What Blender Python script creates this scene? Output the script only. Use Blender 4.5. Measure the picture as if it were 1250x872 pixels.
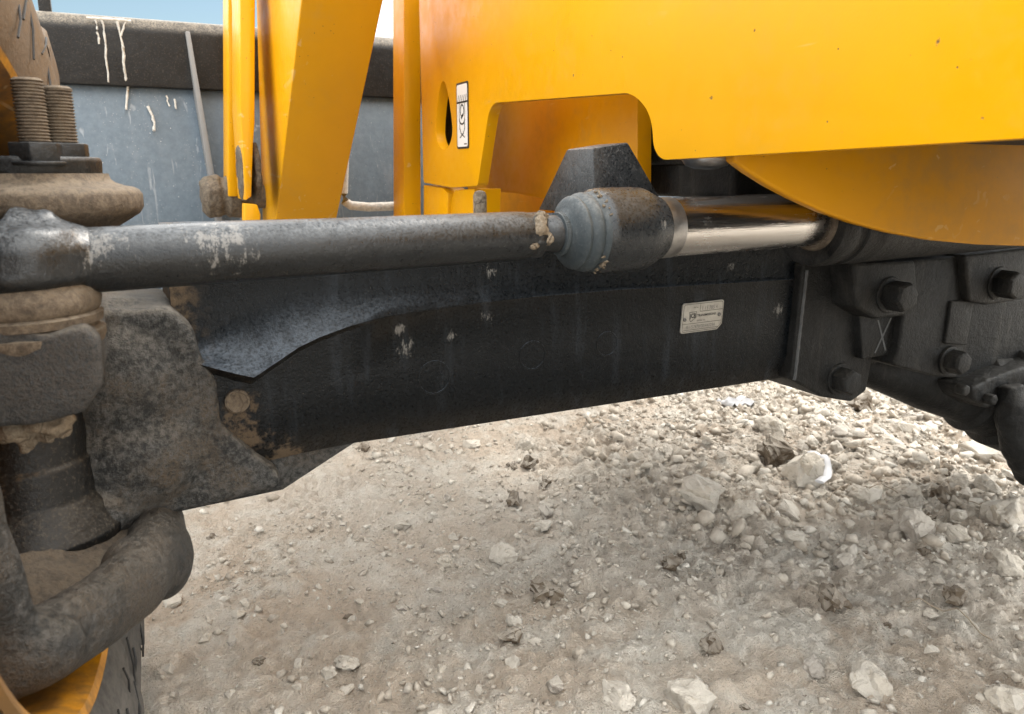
import bpy, bmesh, math, random
import numpy as np
from mathutils import Vector, Matrix, noise as mnoise
for o in list(bpy.data.objects): bpy.data.objects.remove(o)
R = math.radians
S = bpy.context.scene
C = S.collection
# ------------------------------------------------------------------ camera
CAM_H, PITCH, YAW, FPX = 0.64, R(13.27), R(25.7), 950.0
cam = bpy.data.cameras.new('camera'); cam.sensor_width = 36; cam.lens = FPX/1250*36
cam.clip_start = 0.01; cam.clip_end = 2000
cam.dof.use_dof = True; cam.dof.focus_distance = 1.15; cam.dof.aperture_fstop = 9.0
camo = bpy.data.objects.new('camera', cam); C.objects.link(camo)
camo.location = (0, 0, CAM_H); camo.rotation_euler = (math.pi/2-PITCH, 0, -YAW)
S.camera = camo
# ------------------------------------------------------------------ sky, sun, exposure
SUN_EL, SUN_AZ = 55, 68        # azimuth measured from the machine's forward (+Y) towards +X
CLOUD_OFF = (5.26, 5.47, -2.01)
w = bpy.data.worlds.new('World'); S.world = w; w.use_nodes = True
nt = w.node_tree; nt.nodes.clear()
sky = nt.nodes.new('ShaderNodeTexSky'); sky.sky_type = 'NISHITA'; sky.sun_disc = False
sky.sun_elevation = R(SUN_EL); sky.sun_rotation = R(SUN_AZ); sky.air_density = 1.0; sky.dust_density = 1.0
# bright broken cloud over a pale blue sky, shifted to brighten the unseen left side
wc = nt.nodes.new('ShaderNodeTexCoord'); wm = nt.nodes.new('ShaderNodeMapping'); wm.inputs['Location'].default_value = CLOUD_OFF; wm.inputs['Scale'].default_value = (1, 1, 1.6)
wn = nt.nodes.new('ShaderNodeTexNoise'); wn.inputs['Scale'].default_value = 1.5; wn.inputs['Detail'].default_value = 4; wn.inputs['Roughness'].default_value = .55
wr = nt.nodes.new('ShaderNodeMapRange'); wr.inputs[1].default_value = .39; wr.inputs[2].default_value = .56
dim = nt.nodes.new('ShaderNodeMix'); dim.data_type = 'RGBA'; dim.blend_type = 'MULTIPLY'; dim.inputs[0].default_value = 1; dim.inputs[7].default_value = (.29, .30, .275, 1)
ov = nt.nodes.new('ShaderNodeMix'); ov.data_type = 'RGBA'; ov.inputs[7].default_value = (9.2, 9.2, 9.0, 1)
nt.links.new(wc.outputs['Generated'], wm.inputs[0]); nt.links.new(wm.outputs[0], wn.inputs['Vector']); nt.links.new(wn.outputs[0], wr.inputs[0]); nt.links.new(wr.outputs[0], ov.inputs[0])
bg = nt.nodes.new('ShaderNodeBackground'); bg.inputs[1].default_value = 0.13
wo = nt.nodes.new('ShaderNodeOutputWorld')
nt.links.new(sky.outputs[0], dim.inputs[6]); nt.links.new(dim.outputs[2], ov.inputs[6]); nt.links.new(ov.outputs[2], bg.inputs[0]); nt.links.new(bg.outputs[0], wo.inputs[0])
sl = bpy.data.lights.new('sun', 'SUN'); sl.energy = 0.9; sl.angle = R(20); sl.color = (1, .95, .88)
so = bpy.data.objects.new('sun', sl); C.objects.link(so)
sd = Vector((math.sin(R(SUN_AZ))*math.cos(R(SUN_EL)), math.cos(R(SUN_AZ))*math.cos(R(SUN_EL)), math.sin(R(SUN_EL))))
so.rotation_euler = sd.to_track_quat('Z', 'Y').to_euler(); so.location = sd*20
S.render.engine = 'CYCLES'; S.cycles.max_bounces = 5; S.cycles.diffuse_bounces = 2; S.cycles.glossy_bounces = 3; S.cycles.transmission_bounces = 2; S.cycles.caustics_reflective = False; S.cycles.caustics_refractive = False
S.view_settings.view_transform = 'Standard'; S.view_settings.look = 'None'
S.view_settings.exposure = 2.0; S.view_settings.gamma = 1
S.render.resolution_x = 1024; S.render.resolution_y = 714

# ------------------------------------------------------------------ helpers
def ray(x, y):
    r = (x-625)/FPX; u = -(y-436)/FPX
    h = math.cos(PITCH)+u*math.sin(PITCH); z = u*math.cos(PITCH)-math.sin(PITCH)
    return Vector((h*math.sin(YAW)+r*math.cos(YAW), h*math.cos(YAW)-r*math.sin(YAW), z))
def at(x, y, X=None, Y=None, Z=None):
    """the point of the place seen at a spot of the photograph, on a plane of the machine"""
    d = ray(x, y)
    k = X/d.x if X is not None else Y/d.y if Y is not None else (Z-CAM_H)/d.z
    q = d*k; q.z += CAM_H; return q

# ---- materials
class N:
    def __init__(s, name):
        s.m = bpy.data.materials.new(name); s.m.use_nodes = True
        s.t = s.m.node_tree; s.t.nodes.clear()
        s.out = s.t.nodes.new('ShaderNodeOutputMaterial'); s.b = s.t.nodes.new('ShaderNodeBsdfPrincipled')
        s.t.links.new(s.b.outputs[0], s.out.inputs[0])
        s.tc = s.t.nodes.new('ShaderNodeTexCoord').outputs['Object']
        s.geo = s.t.nodes.new('ShaderNodeNewGeometry')
    def put(s, sock, v):
        if isinstance(v, bpy.types.NodeSocket): s.t.links.new(v, sock)
        elif isinstance(v, (tuple, list)) and len(v) == 3 and sock.type == 'RGBA': sock.default_value = (*v, 1)
        else: sock.default_value = v
    def noise(s, scale, detail=6, rough=.6, co=None, stretch=None, dist=0):
        n = s.t.nodes.new('ShaderNodeTexNoise'); n.inputs['Scale'].default_value = scale
        n.inputs['Detail'].default_value = detail; n.inputs['Roughness'].default_value = rough; n.inputs['Distortion'].default_value = dist
        co = co or s.tc
        if stretch:
            mp = s.t.nodes.new('ShaderNodeMapping'); mp.inputs['Scale'].default_value = stretch
            s.t.links.new(co, mp.inputs[0]); co = mp.outputs[0]
        s.t.links.new(co, n.inputs['Vector']); return n.outputs[0]
    def vor(s, scale, feature='F1'):
        n = s.t.nodes.new('ShaderNodeTexVoronoi'); n.inputs['Scale'].default_value = scale; n.feature = feature
        s.t.links.new(s.tc, n.inputs['Vector']); return n.outputs['Distance']
    def math(s, op, a, b=0.0, c=0.0):
        n = s.t.nodes.new('ShaderNodeMath'); n.operation = op
        s.put(n.inputs[0], a); s.put(n.inputs[1], b); s.put(n.inputs[2], c); return n.outputs[0]
    def ramp(s, v, lo, hi, a=0.0, b=1.0):
        n = s.t.nodes.new('ShaderNodeMapRange'); n.interpolation_type = 'SMOOTHSTEP'
        s.put(n.inputs[0], v)
        for i, q in enumerate((lo, hi, a, b)): s.put(n.inputs[i+1], q)
        return n.outputs[0]
    def mix(s, f, a, b):
        n = s.t.nodes.new('ShaderNodeMix'); n.data_type = 'RGBA'
        s.put(n.inputs[0], f); s.put(n.inputs[6], a); s.put(n.inputs[7], b); return n.outputs[2]
    def xyz(s, v=None):
        n = s.t.nodes.new('ShaderNodeSeparateXYZ'); s.t.links.new(v or s.tc, n.inputs[0]); return n.outputs
    def dist(s, p):
        n = s.t.nodes.new('ShaderNodeVectorMath'); n.operation = 'DISTANCE'
        s.t.links.new(s.tc, n.inputs[0]); n.inputs[1].default_value = p; return n.outputs['Value']
    def up(s): return s.xyz(s.geo.outputs['Normal'])[2]
    def splats(s, pts, nz, amt=.9):
        """worn or caked spots: pts = [(point, radius)]"""
        tot = None
        for p, r in pts:
            q = s.math('SUBTRACT', 1.0, s.math('DIVIDE', s.dist(p), r))
            q = s.math('ADD', q, s.math('MULTIPLY', s.math('SUBTRACT', nz, .5), amt*3.6))
            q = s.ramp(q, .45, .95)
            tot = q if tot is None else s.math('MAXIMUM', tot, q)
        return tot
    def fin(s, col, rough, bump=None, bd=.002, metal=0, spec=.5, bs=1.0):
        s.put(s.b.inputs['Base Color'], col); s.put(s.b.inputs['Roughness'], rough); s.put(s.b.inputs['Metallic'], metal)
        s.b.inputs['Specular IOR Level'].default_value = spec
        if bump is not None:
            n = s.t.nodes.new('ShaderNodeBump'); n.inputs['Distance'].default_value = bd; n.inputs['Strength'].default_value = bs
            s.put(n.inputs['Height'], bump); s.t.links.new(n.outputs[0], s.b.inputs['Normal'])
        return s.m

DUST = (.30, .255, .195); MUD = (.085, .060, .038); GREY = (.16, .17, .175)

def m_black(name, base=(.012, .015, .017), haze=.35, up=.55, mud=0.0, rough=.42, splat=None, specks=1.0, mudx=None, bd=.0012, scale=1.0, dust_sheen=DUST, grain=.10, spec=.35, mudsp=None, upr=(.05, .9), under=0.0, streak=0.0):
    s = N(name)
    a = s.noise(9*scale, 4, .62); b = s.noise(60*scale, 5, .72); c = s.noise(300, 2, .6)
    hz = s.math('MULTIPLY', s.ramp(s.math('MULTIPLY_ADD', b, .45, s.math('MULTIPLY', a, .55)), .38, .72), haze)
    col = s.mix(hz, base, GREY)
    u = s.math('MULTIPLY', s.ramp(s.up(), upr[0], upr[1]), s.math('MULTIPLY', s.ramp(b, .30, .62, .45, 1.0), s.ramp(c, .34, .62, .45, 1.25)))
    col = s.mix(s.math('MULTIPLY', s.ramp(c, .54, .70), grain), col, dust_sheen)
    col = s.mix(s.math('MULTIPLY', u, up), col, dust_sheen)
    m = s.ramp(s.math('MULTIPLY_ADD', b, .5, s.math('MULTIPLY', a, .5)), .62-mud*.3, .74-mud*.3)
    if streak:
        stv = s.ramp(s.noise(42, 4, .65, stretch=(1, 1, .14)), .50, .74); col = s.mix(s.math('MULTIPLY', stv, streak), col, dust_sheen)
    if mudx:      # mud thrown up by the wheel: thick beside it, gone further along the axle
        m = s.math('MULTIPLY', m, s.ramp(s.xyz()[0], mudx[0], mudx[1], 1, 0.0))
    elif mud <= 0: m = 0.0
    if mudsp: m = s.math('MAXIMUM', m, s.math('MULTIPLY', s.splats(mudsp, b), .8))
    col = s.mix(m, col, s.mix(a, MUD, (.135, .10, .066)))
    if under:     # brown light bounced off the ground, painted onto faces that look down
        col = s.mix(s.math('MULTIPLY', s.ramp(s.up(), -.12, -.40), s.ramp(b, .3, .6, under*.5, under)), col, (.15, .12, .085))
    sp = s.ramp(s.vor(420), .13, .06); sp = s.math('MULTIPLY', sp, s.ramp(s.noise(30, 4, .6), .56, .70))
    col = s.mix(s.math('MULTIPLY', sp, .6*specks), col, (.5, .47, .42))
    if splat: col = s.mix(s.math('MULTIPLY', s.splats(splat, s.noise(75, 5, .85, stretch=(1.6, 1.6, .6)), 1.5), .45), col, (.33, .32, .30))
    ro = s.math('ADD', s.math('MULTIPLY', hz, .5), s.ramp(c, .3, .7, rough-.08, rough+.1))
    ro = s.math('MINIMUM', s.math('ADD', ro, s.math('MULTIPLY', m if not isinstance(m, float) else 0.0, .5)), .95)
    return s.fin(col, ro, s.math('ADD', s.math('MULTIPLY', c, .35), b), bd, spec=spec)

def m_yellow(name, base=(.72, .345, .002), dirt=.25, chips=1.0, rough=.36, splat=None, dirtc=(.50, .33, .12), thr=(.50, .78)):
    s = N(name)
    a = s.noise(3.5, 5, .6); b = s.noise(38, 7, .68); c = s.noise(420, 2, .5)
    col = s.mix(s.ramp(a, .35, .7), base, tuple(q*.93 for q in base))
    d = s.math('MULTIPLY', s.ramp(s.math('MULTIPLY_ADD', b, .4, s.math('MULTIPLY', a, .6)), thr[0], thr[1]), dirt)
    col = s.mix(d, col, dirtc)
    ch = s.math('MULTIPLY', s.ramp(s.vor(75), .085, .05), s.ramp(s.noise(17, 3, .5), .56, .60))
    scr = s.math('MULTIPLY', s.ramp(s.noise(30, 2, .5, stretch=(1, .07, 1.2), dist=1.5), .66, .70), s.ramp(a, .48, .58)); col = s.mix(s.math('MULTIPLY', scr, .38), col, (.70, .52, .26))
    if splat: ch = s.math('MAXIMUM', ch, s.splats(splat, s.noise(120, 8, .75), 1.0))
    col = s.mix(s.math('MULTIPLY', ch, chips), col, (.10, .075, .05))
    ro = s.math('ADD', s.ramp(b, .3, .7, rough-.05, rough+.12), s.math('MULTIPLY', ch, .4))
    return s.fin(col, ro, s.math('SUBTRACT', s.math('MULTIPLY', c, .25), s.math('MULTIPLY', ch, .8)), .0006, bs=.6, spec=.22)

def m_cast(name, crack=0.0, **k_):
    return _m_cast(name, crack, **k_)
def _m_cast(name, crack,  black=(.009, .0105, .011), mudc=(.075, .056, .037), pale=(.10, .099, .095), bal=.0, rough=.7, up=.28, bd=.004):
    """cast iron under old paint, dust and dried mud in blotches"""
    s = N(name)
    a = s.noise(20, 4, .7); b = s.noise(130, 5, .80); c = s.noise(330, 3, .68); e = s.noise(6, 2, .55)
    col = s.mix(s.ramp(s.math('MULTIPLY_ADD', b, .75, s.math('MULTIPLY', a, .25)), .41+bal, .62+bal), black, pale)
    mm = s.ramp(s.math('MULTIPLY_ADD', a, .5, s.math('MULTIPLY', e, .5)), .44-bal, .62-bal)
    col = s.mix(s.math('MULTIPLY', mm, s.ramp(c, .32, .58)), col, mudc)
    col = s.mix(s.math('MULTIPLY', s.math('MULTIPLY', s.ramp(s.up(), .1, .9), up), s.ramp(b, .3, .55)), col, DUST)
    hgt = s.math('MULTIPLY_ADD', a, .6, s.math('ADD', b, s.math('MULTIPLY', c, .4)))
    if crack:
        ck = s.math('MULTIPLY', s.ramp(s.vor(38, 'DISTANCE_TO_EDGE'), .0, .05, 1, 0), s.ramp(a, .45, .6)); hgt = s.math('SUBTRACT', hgt, s.math('MULTIPLY', ck, crack)); col = s.mix(s.math('MULTIPLY', ck, .45), col, black)
    return s.fin(col, s.ramp(b, .3, .7, rough-.2, rough+.2), hgt, bd)

def m_plain(name, col, rough=.6, metal=0, var=.25, scale=40, bd=.0008, spec=.5):
    s = N(name); a = s.noise(scale, 6, .65)
    k = s.mix(s.ramp(a, .3, .7), tuple(c*(1-var) for c in col), tuple(min(1, c*(1+var)) for c in col))
    return s.fin(k, s.ramp(a, .3, .7, max(0.02, rough-.08), min(1, rough+.08)), a, bd, metal, spec)

M = {}
def on0(px, r_, t):
    p = at(px, 277, Y=.787); return Vector((p.x, .787+math.cos(t)*r_, .578+math.sin(t)*r_))
beam_sp = [(at(487, 402, Y=.9), .011), (at(497, 425, Y=.9), .016), (at(598, 333, Y=.903), .013), (at(592, 388, Y=.9), .011), (at(553, 410, Y=.9), .010), (at(950, 378, Y=.9), .014), (at(895, 325, Y=.9), .012)]
M['beam'] = m_black('beam_paint', base=(.0016, .0029, .0042), haze=.012, up=.50, rough=.32, upr=(.20, .85), spec=.17, under=.10, streak=.085, splat=beam_sp, mudx=(.03, .075), mud=.62, mudsp=[(at(287, 500, Y=.9), .045), (at(225, 400, Y=.9), .035), (at(300, 535, Y=.9), .05), (at(340, 560, Y=.91), .05)], bd=.0016, dust_sheen=(.135, .165, .205), grain=.05)  # dust on upward faces tinted blue to stand in for the sky's sheen
M['black'] = m_black('black_paint', base=(.006, .007, .008), haze=.12, up=.30, rough=.46, dust_sheen=(.16, .17, .18))
M['blackdark'] = m_black('dark_casting', base=(.0035, .0036, .0036), haze=.08, up=.24, rough=.52, bd=.003, dust_sheen=(.15, .138, .118), grain=.08, spec=.22, streak=.12)
M['joint'] = m_black('joint_paint', base=(.005, .0072, .0095), haze=.06, up=.24, rough=.30, dust_sheen=(.17, .185, .20), spec=.5, grain=.05, mud=-1, splat=[(on0(722, .0485, 2.0), .012), (on0(786, .044, 3.0), .008)])
M['stop'] = m_black('stop_paint', base=(.009, .011, .013), haze=.22, up=.5, rough=.30, spec=.5, dust_sheen=(.2, .19, .18), grain=.25)
M['rod'] = m_black('rod_paint', base=(.0035, .0052, .007), haze=.06, up=.42, rough=.34, mud=.05, dust_sheen=(.185, .205, .225), spec=.45, grain=.06, bd=.001,
                   splat=[(at(268, 284, Y=.75), .040), (at(655, 285, Y=.748), .012), (at(435, 278, Y=.748), .010), (at(120, 300, Y=.75), .025)])
M['cast'] = m_cast('housing_cast')
M['castblk'] = m_cast('arm_cast', black=(.016, .019, .021), pale=(.085, .092, .097), mudc=(.05, .045, .04), bal=.05, up=.25)
M['knuckle'] = m_cast('knuckle_cast', bal=.03, mudc=(.055, .043, .031), pale=(.072, .071, .069), rough=.5, up=.15)
M['mud'] = m_cast('mud_caked', crack=.15, bd=.002, black=(.055, .040, .027), mudc=(.115, .086, .057), pale=(.16, .128, .093), bal=-.02, rough=.85, up=.25)
M['mudfloor'] = m_cast('mud_floor', black=(.035, .026, .018), mudc=(.07, .052, .034), pale=(.09, .071, .051), rough=.85, up=.1)
M['darkjoint'] = m_black('dark_joint', base=(.0028, .0027, .0026), haze=.02, up=.10, mud=.02, rough=.5)
M['clot'] = m_cast('pale_clot', crack=.8, black=(.13, .10, .066), mudc=(.23, .185, .13), pale=(.30, .255, .195), rough=.9)
M['yellow'] = m_yellow('yellow_paint', dirt=.24, splat=[(at(487, 105, X=.585), .02), (at(494, 218, X=.585), .018)]+[(at(x, y, X=.62), q) for x, y, q in ((868, 120, .0045), (1028, 162, .0045), (1144, 50, .005), (1200, 145, .0035), (700, 92, .003), (921, 38, .003), (648, 42, .006), (527, 150, .008), (610, 60, .003), (760, 70, .003))])
M['yellowarm'] = m_yellow('arm_yellow', dirt=.3, chips=1.0, splat=[(at(341, 245, X=.30), .018), (at(366, 62, X=.30), .006), (at(363, 88, X=.30), .005), (at(354, 160, X=.30), .006), (at(350, 142, X=.30), .005), (at(360, 118, X=.30), .004)])
M['yellow_dirt_shade'] = m_yellow('underside_shaded_yellow', base=(.62, .275, .002), dirt=.5, chips=.6, dirtc=(.33, .2, .06), thr=(.46, .7))  # dirt, plus a darker base that puts the shade beneath into the colour
M['rim'] = m_yellow('rim_yellow', base=(.60, .25, .003), dirt=.95, dirtc=(.13, .075, .03), thr=(.36, .60), splat=[((-.14, 1.0, .30), .09), ((-.16, .88, .2), .10), ((-.14, .95, .6), .07)])
M['boot'] = m_black('boot_rubber', base=(.030, .041, .048), haze=.28, up=.45, rough=.62, dust_sheen=(.25, .26, .26))
s = N('chrome'); a = s.noise(30, 5, .6, stretch=(.4, 14, 14)); b = s.noise(14, 6, .7)
M['chrome'] = s.fin(s.mix(s.ramp(b, .55, .75), (.62, .60, .58), (.5, .46, .41)), s.math('ADD', s.ramp(a, .3, .8, .17, .29), s.ramp(b, .52, .72, 0, .20)), a, .00025, 1.0)
M['steel'] = m_plain('worn_steel', (.32, .31, .30), .38, .9)
M['plate'] = m_plain('plate_aluminium', (.36, .34, .30), .5, .25, .14, 120, .0004)
M['ink'] = m_plain('black_ink', (.02, .02, .02), .6)
M['inkgrey'] = m_plain('stamped_digits', (.15, .145, .135), .6)
M['white'] = m_plain('decal_white', (.78, .79, .80), .4, 0, .03)
M['drip'] = m_plain('dried_drip', (.52, .50, .46), .85, 0, .2, 120, .002)
M['plastic'] = m_plain('white_plastic', (.46, .46, .47), .5, 0, .1)
M['wood'] = m_plain('dry_straw', (.27, .22, .16), .85, 0, .3)
s = N('bucket_steel'); a = s.noise(60, 9, .75); b = s.noise(5, 5, .6); c = s.ramp(s.vor(55), .07, .03); d = s.noise(16, 8, .7, stretch=(1, 1, .35))
col = s.mix(s.ramp(a, .30, .72), (.078, .108, .138), (.12, .156, .192)); col = s.mix(s.math('MULTIPLY', s.ramp(d, .5, .72), .22), col, (.27, .29, .31))
col = s.mix(s.math('MULTIPLY', c, s.ramp(b, .38, .5)), col, (.6, .6, .58)); c2 = s.ramp(s.vor(150), .16, .06); col = s.mix(s.math('MULTIPLY', s.math('MULTIPLY', c2, s.ramp(d, .42, .6)), .7), col, (.5, .5, .5)); sc = s.ramp(s.noise(40, 3, .6, stretch=(1, 1, .08), dist=1.2), .62, .70); col = s.mix(s.math('MULTIPLY', sc, .35), col, (.42, .44, .46))
M['bgrey'] = s.fin(col, s.ramp(a, .3, .7, .42, .62), a, .001)
M['gusset'] = m_black('gusset_paint', base=(.05, .052, .055), haze=.9, up=.5, mud=.3, rough=.6)
M['brightbar'] = m_black('worn_bar', base=(.20, .20, .20), haze=.3, up=.4, mud=.15, rough=.5)
M['bblack'] = m_black('bucket_black', base=(.0075, .0068, .0065), haze=.06, up=.62, rough=.42, specks=1.6, spec=.3)
s = N('tyre_rubber'); a = s.noise(14, 8, .68); b = s.noise(90, 5, .65); z = s.xyz()[2]
col = s.mix(s.ramp(s.math('MULTIPLY_ADD', b, .4, s.math('MULTIPLY', a, .6)), .34, .62), (.035, .034, .033), (.115, .106, .095))
du = s.math('MULTIPLY', s.ramp(s.math('ADD', z, s.math('MULTIPLY', a, .25)), .50, .75), s.ramp(b, .25, .5, .6, 1))
col = s.mix(du, col, (.115, .083, .055))
M['tyre'] = s.fin(col, s.ramp(a, .3, .7, .62, .9), b, .0015)

# ---- mesh building
class G:
    def __init__(s): s.v = []; s.f = []
    def add(s, v, f):
        k = len(s.v); s.v += [Vector(p) for p in v]; s.f += [tuple(i+k for i in q) for q in f]; return s
    def lathe(s, A, B, st, seg=48, cap=True):
        A, B = Vector(A), Vector(B); d = (B-A).normalized()
        u = d.orthogonal().normalized(); w_ = d.cross(u); v = []; f = []
        for t, r in st:
            c = A+d*t
            for k in range(seg):
                a = 2*math.pi*k/seg; v.append(c+(u*math.cos(a)+w_*math.sin(a))*r)
        n = len(st)
        for i in range(n-1):
            for k in range(seg):
                k2 = (k+1) % seg; f.append((i*seg+k, i*seg+k2, (i+1)*seg+k2, (i+1)*seg+k))
        if cap: f.append(tuple(reversed(range(seg)))); f.append(tuple((n-1)*seg+k for k in range(seg)))
        return s.add(v, f)
    def tube(s, pts, rad, seg=12, flat=1.0, upv=(0, 0, 1), cap=True):
        pts = [Vector(p) for p in pts]; v = []; f = []; n = len(pts)
        if not isinstance(rad, (list, tuple)): rad = [rad]*n
        for i, p in enumerate(pts):
            d = (pts[min(i+1, n-1)]-pts[max(i-1, 0)]).normalized()
            sd_ = d.cross(Vector(upv)); sd_ = sd_.normalized() if sd_.length > 1e-4 else d.orthogonal().normalized()
            w_ = sd_.cross(d)
            for k in range(seg):
                a = 2*math.pi*k/seg; v.append(p+(sd_*math.cos(a)+w_*math.sin(a)*flat)*rad[i])
        for i in range(n-1):
            for k in range(seg):
                k2 = (k+1) % seg; f.append((i*seg+k, i*seg+k2, (i+1)*seg+k2, (i+1)*seg+k))
        if cap: f.append(tuple(reversed(range(seg)))); f.append(tuple((n-1)*seg+k for k in range(seg)))
        return s.add(v, f)
    def prism(s, poly, ext):
        n = len(poly); poly = [Vector(p) for p in poly]; e = Vector(ext)
        f = [tuple(range(n)), tuple(reversed(range(n, 2*n)))]+[((i+1) % n, i, i+n, (i+1) % n+n) for i in range(n)]
        return s.add(poly+[p+e for p in poly], f)
    def box(s, lo, hi):
        (a, b, c), (d, e, g) = lo, hi
        return s.prism([(a, b, c), (d, b, c), (d, b, g), (a, b, g)], (0, e-b, 0))
    def loft(s, rows, cap=False, closed=False):
        n = len(rows[0]); v = [p for r in rows for p in r]; f = []
        for i in range(len(rows)-1):
            for k in range(n if closed else n-1):
                k2 = (k+1) % n; f.append((i*n+k, i*n+k2, (i+1)*n+k2, (i+1)*n+k))
        if cap: f.append(tuple(reversed(range(n)))); f.append(tuple((len(rows)-1)*n+k for k in range(n)))
        return s.add(v, f)
    def ball(s, c, r, seg=20, ring=12):
        c = Vector(c); r = Vector(r) if not isinstance(r, (int, float)) else Vector((r, r, r)); rows = []
        for i in range(ring+1):
            t = math.pi*i/ring; rr = max(math.sin(t), .001)
            rows.append([c+Vector((math.cos(2*math.pi*k/seg)*rr*r.x, math.sin(2*math.pi*k/seg)*rr*r.y, -math.cos(t)*r.z)) for k in range(seg)])
        return s.loft(rows, True, True)
    def mesh(s, name, bevel=0, seg=2, sharp=38, flat=False, weld=True):
        bm = bmesh.new(); vs = [bm.verts.new(p) for p in s.v]
        for q in s.f:
            try: bm.faces.new([vs[i] for i in q])
            except ValueError: pass
        if weld: bmesh.ops.remove_doubles(bm, verts=bm.verts, dist=1e-6)
        bmesh.ops.recalc_face_normals(bm, faces=bm.faces)
        if bevel:
            ed = [e for e in bm.edges if len(e.link_faces) == 2 and e.calc_face_angle(0) > R(28)]
            bmesh.ops.bevel(bm, geom=ed, offset=bevel, segments=seg, profile=.5, affect='EDGES', clamp_overlap=True)
        me = bpy.data.meshes.new(name); bm.to_mesh(me); bm.free()
        if not flat:
            me.polygons.foreach_set('use_smooth', [True]*len(me.polygons)); me.set_sharp_from_angle(angle=R(sharp))
        return me
def link(name, me, mat, parent=None, label=None, cat=None, group=None, kind=None):
    o = bpy.data.objects.new(name, me); C.objects.link(o)
    if mat is not None and me is not None and not me.materials: me.materials.append(M[mat] if isinstance(mat, str) else mat)
    if parent:
        o.parent = parent; q = parent
        while q.parent: q = q.parent
        if parent == q: o.matrix_parent_inverse = Matrix.Translation(-Vector(q.location))
    for k, v in (('label', label), ('category', cat), ('group', group), ('kind', kind)):
        if v: o[k] = v
    return o
def part(name, g, mat, parent, bevel=0, seg=2, sharp=38, label=None, flat=False):
    return link(name, g.mesh(name, bevel, seg, sharp, flat), mat, parent, label)
def cast(name, g, mat, parent, voxel=.004, smooth=5, disp=.003, dscale=.05, label=None):
    """a rough casting: the pieces grown into one skin, corners worn round, surface uneven"""
    me = g.mesh(name, flat=True); o = bpy.data.objects.new(name, me); C.objects.link(o)
    m = o.modifiers.new('r', 'REMESH'); m.mode = 'VOXEL'; m.voxel_size = voxel
    m = o.modifiers.new('s', 'SMOOTH'); m.iterations = smooth; m.factor = .5
    me2 = bpy.data.meshes.new_from_object(o.evaluated_get(bpy.context.evaluated_depsgraph_get()))
    bpy.data.objects.remove(o)
    n = len(me2.vertices)
    co = np.empty(n*3); me2.vertices.foreach_get('co', co); co = co.reshape(-1, 3)
    no = np.empty(n*3); me2.vertices.foreach_get('normal', no); no = no.reshape(-1, 3)
    dv = np.array([mnoise.fractal(Vector(p)/dscale, 1.0, 2.0, 4) for p in co])
    co = co+no*(dv*disp)[:, None]
    me2.vertices.foreach_set('co', co.ravel()); me2.update()
    me2.polygons.foreach_set('use_smooth', [True]*len(me2.polygons)); me2.name = name
    return link(name, me2, mat, parent, label)
def pxpoly(pts, **k): return [at(x, y, **k) for x, y in pts]
def fillet(pts, rad, n=6):
    """round the corners of a 2-D outline; rad = one radius or one per corner"""
    out = []; m = len(pts)
    for i in range(m):
        p0, p, p1 = Vector(pts[i-1]), Vector(pts[i]), Vector(pts[(i+1) % m]); r = rad[i] if isinstance(rad, (list, tuple)) else rad
        a, b = (p0-p), (p1-p)
        if r <= 0: out.append(tuple(p)); continue
        la, lb = a.length, b.length; a.normalize(); b.normalize()
        half = a.angle(b)/2
        if half > R(88): out.append(tuple(p)); continue
        t = min(r/math.tan(half), la*.48, lb*.48); rr = t*math.tan(half)
        c = p+(a+b).normalized()*(rr/math.sin(half)); s0 = (p+a*t)-c; s1 = (p+b*t)-c
        a0 = math.atan2(s0.y, s0.x); da = math.atan2(s1.y, s1.x)-a0
        da = (da+math.pi) % (2*math.pi)-math.pi
        for k in range(n+1):
            q = a0+da*k/n; out.append((c.x+rr*math.cos(q), c.y+rr*math.sin(q)))
    return out
def sheet_with_holes(name, loops, to3, ext, mat, parent, bevel, label=None):
    """a plate cut from sheet: outer outline and holes, with its thickness"""
    bm = bmesh.new(); eds = []
    for lp in loops:
        vs = [bm.verts.new(to3(*p)) for p in lp]
        eds += [bm.edges.new((vs[i], vs[(i+1) % len(vs)])) for i in range(len(vs))]
    bmesh.ops.triangle_fill(bm, use_beauty=True, use_dissolve=False, edges=eds)
    r = bmesh.ops.extrude_face_region(bm, geom=bm.faces[:])
    bmesh.ops.translate(bm, vec=ext, verts=[g for g in r['geom'] if isinstance(g, bmesh.types.BMVert)])
    bmesh.ops.recalc_face_normals(bm, faces=bm.faces)
    ed = [e for e in bm.edges if len(e.link_faces) == 2 and e.calc_face_angle(0) > R(40)]
    bmesh.ops.bevel(bm, geom=ed, offset=bevel, segments=3, profile=.5, affect='EDGES', clamp_overlap=True)
    me = bpy.data.meshes.new(name); bm.to_mesh(me); bm.free()
    me.polygons.foreach_set('use_smooth', [True]*len(me.polygons)); me.set_sharp_from_angle(angle=R(35))
    return link(name, me, mat, parent, label)
def text(name, body, size, mat, parent, org, u, v, width=None, fat=0.0):
    cu = bpy.data.curves.new(name, 'FONT'); cu.body = body; cu.size = size; cu.offset = fat; cu.resolution_u = 3
    o = bpy.data.objects.new(name, cu); C.objects.link(o)
    me = bpy.data.meshes.new_from_object(o.evaluated_get(bpy.context.evaluated_depsgraph_get())); bpy.data.objects.remove(o)
    xs = [q.co.x for q in me.vertices]; k = width/(max(xs)-min(xs)) if width else 1; x0 = min(xs)
    u, v, org = Vector(u), Vector(v), Vector(org)
    for q in me.vertices: q.co = org+u*((q.co.x-x0)*k)+v*q.co.y
    return link(name, me, mat, parent)
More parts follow.
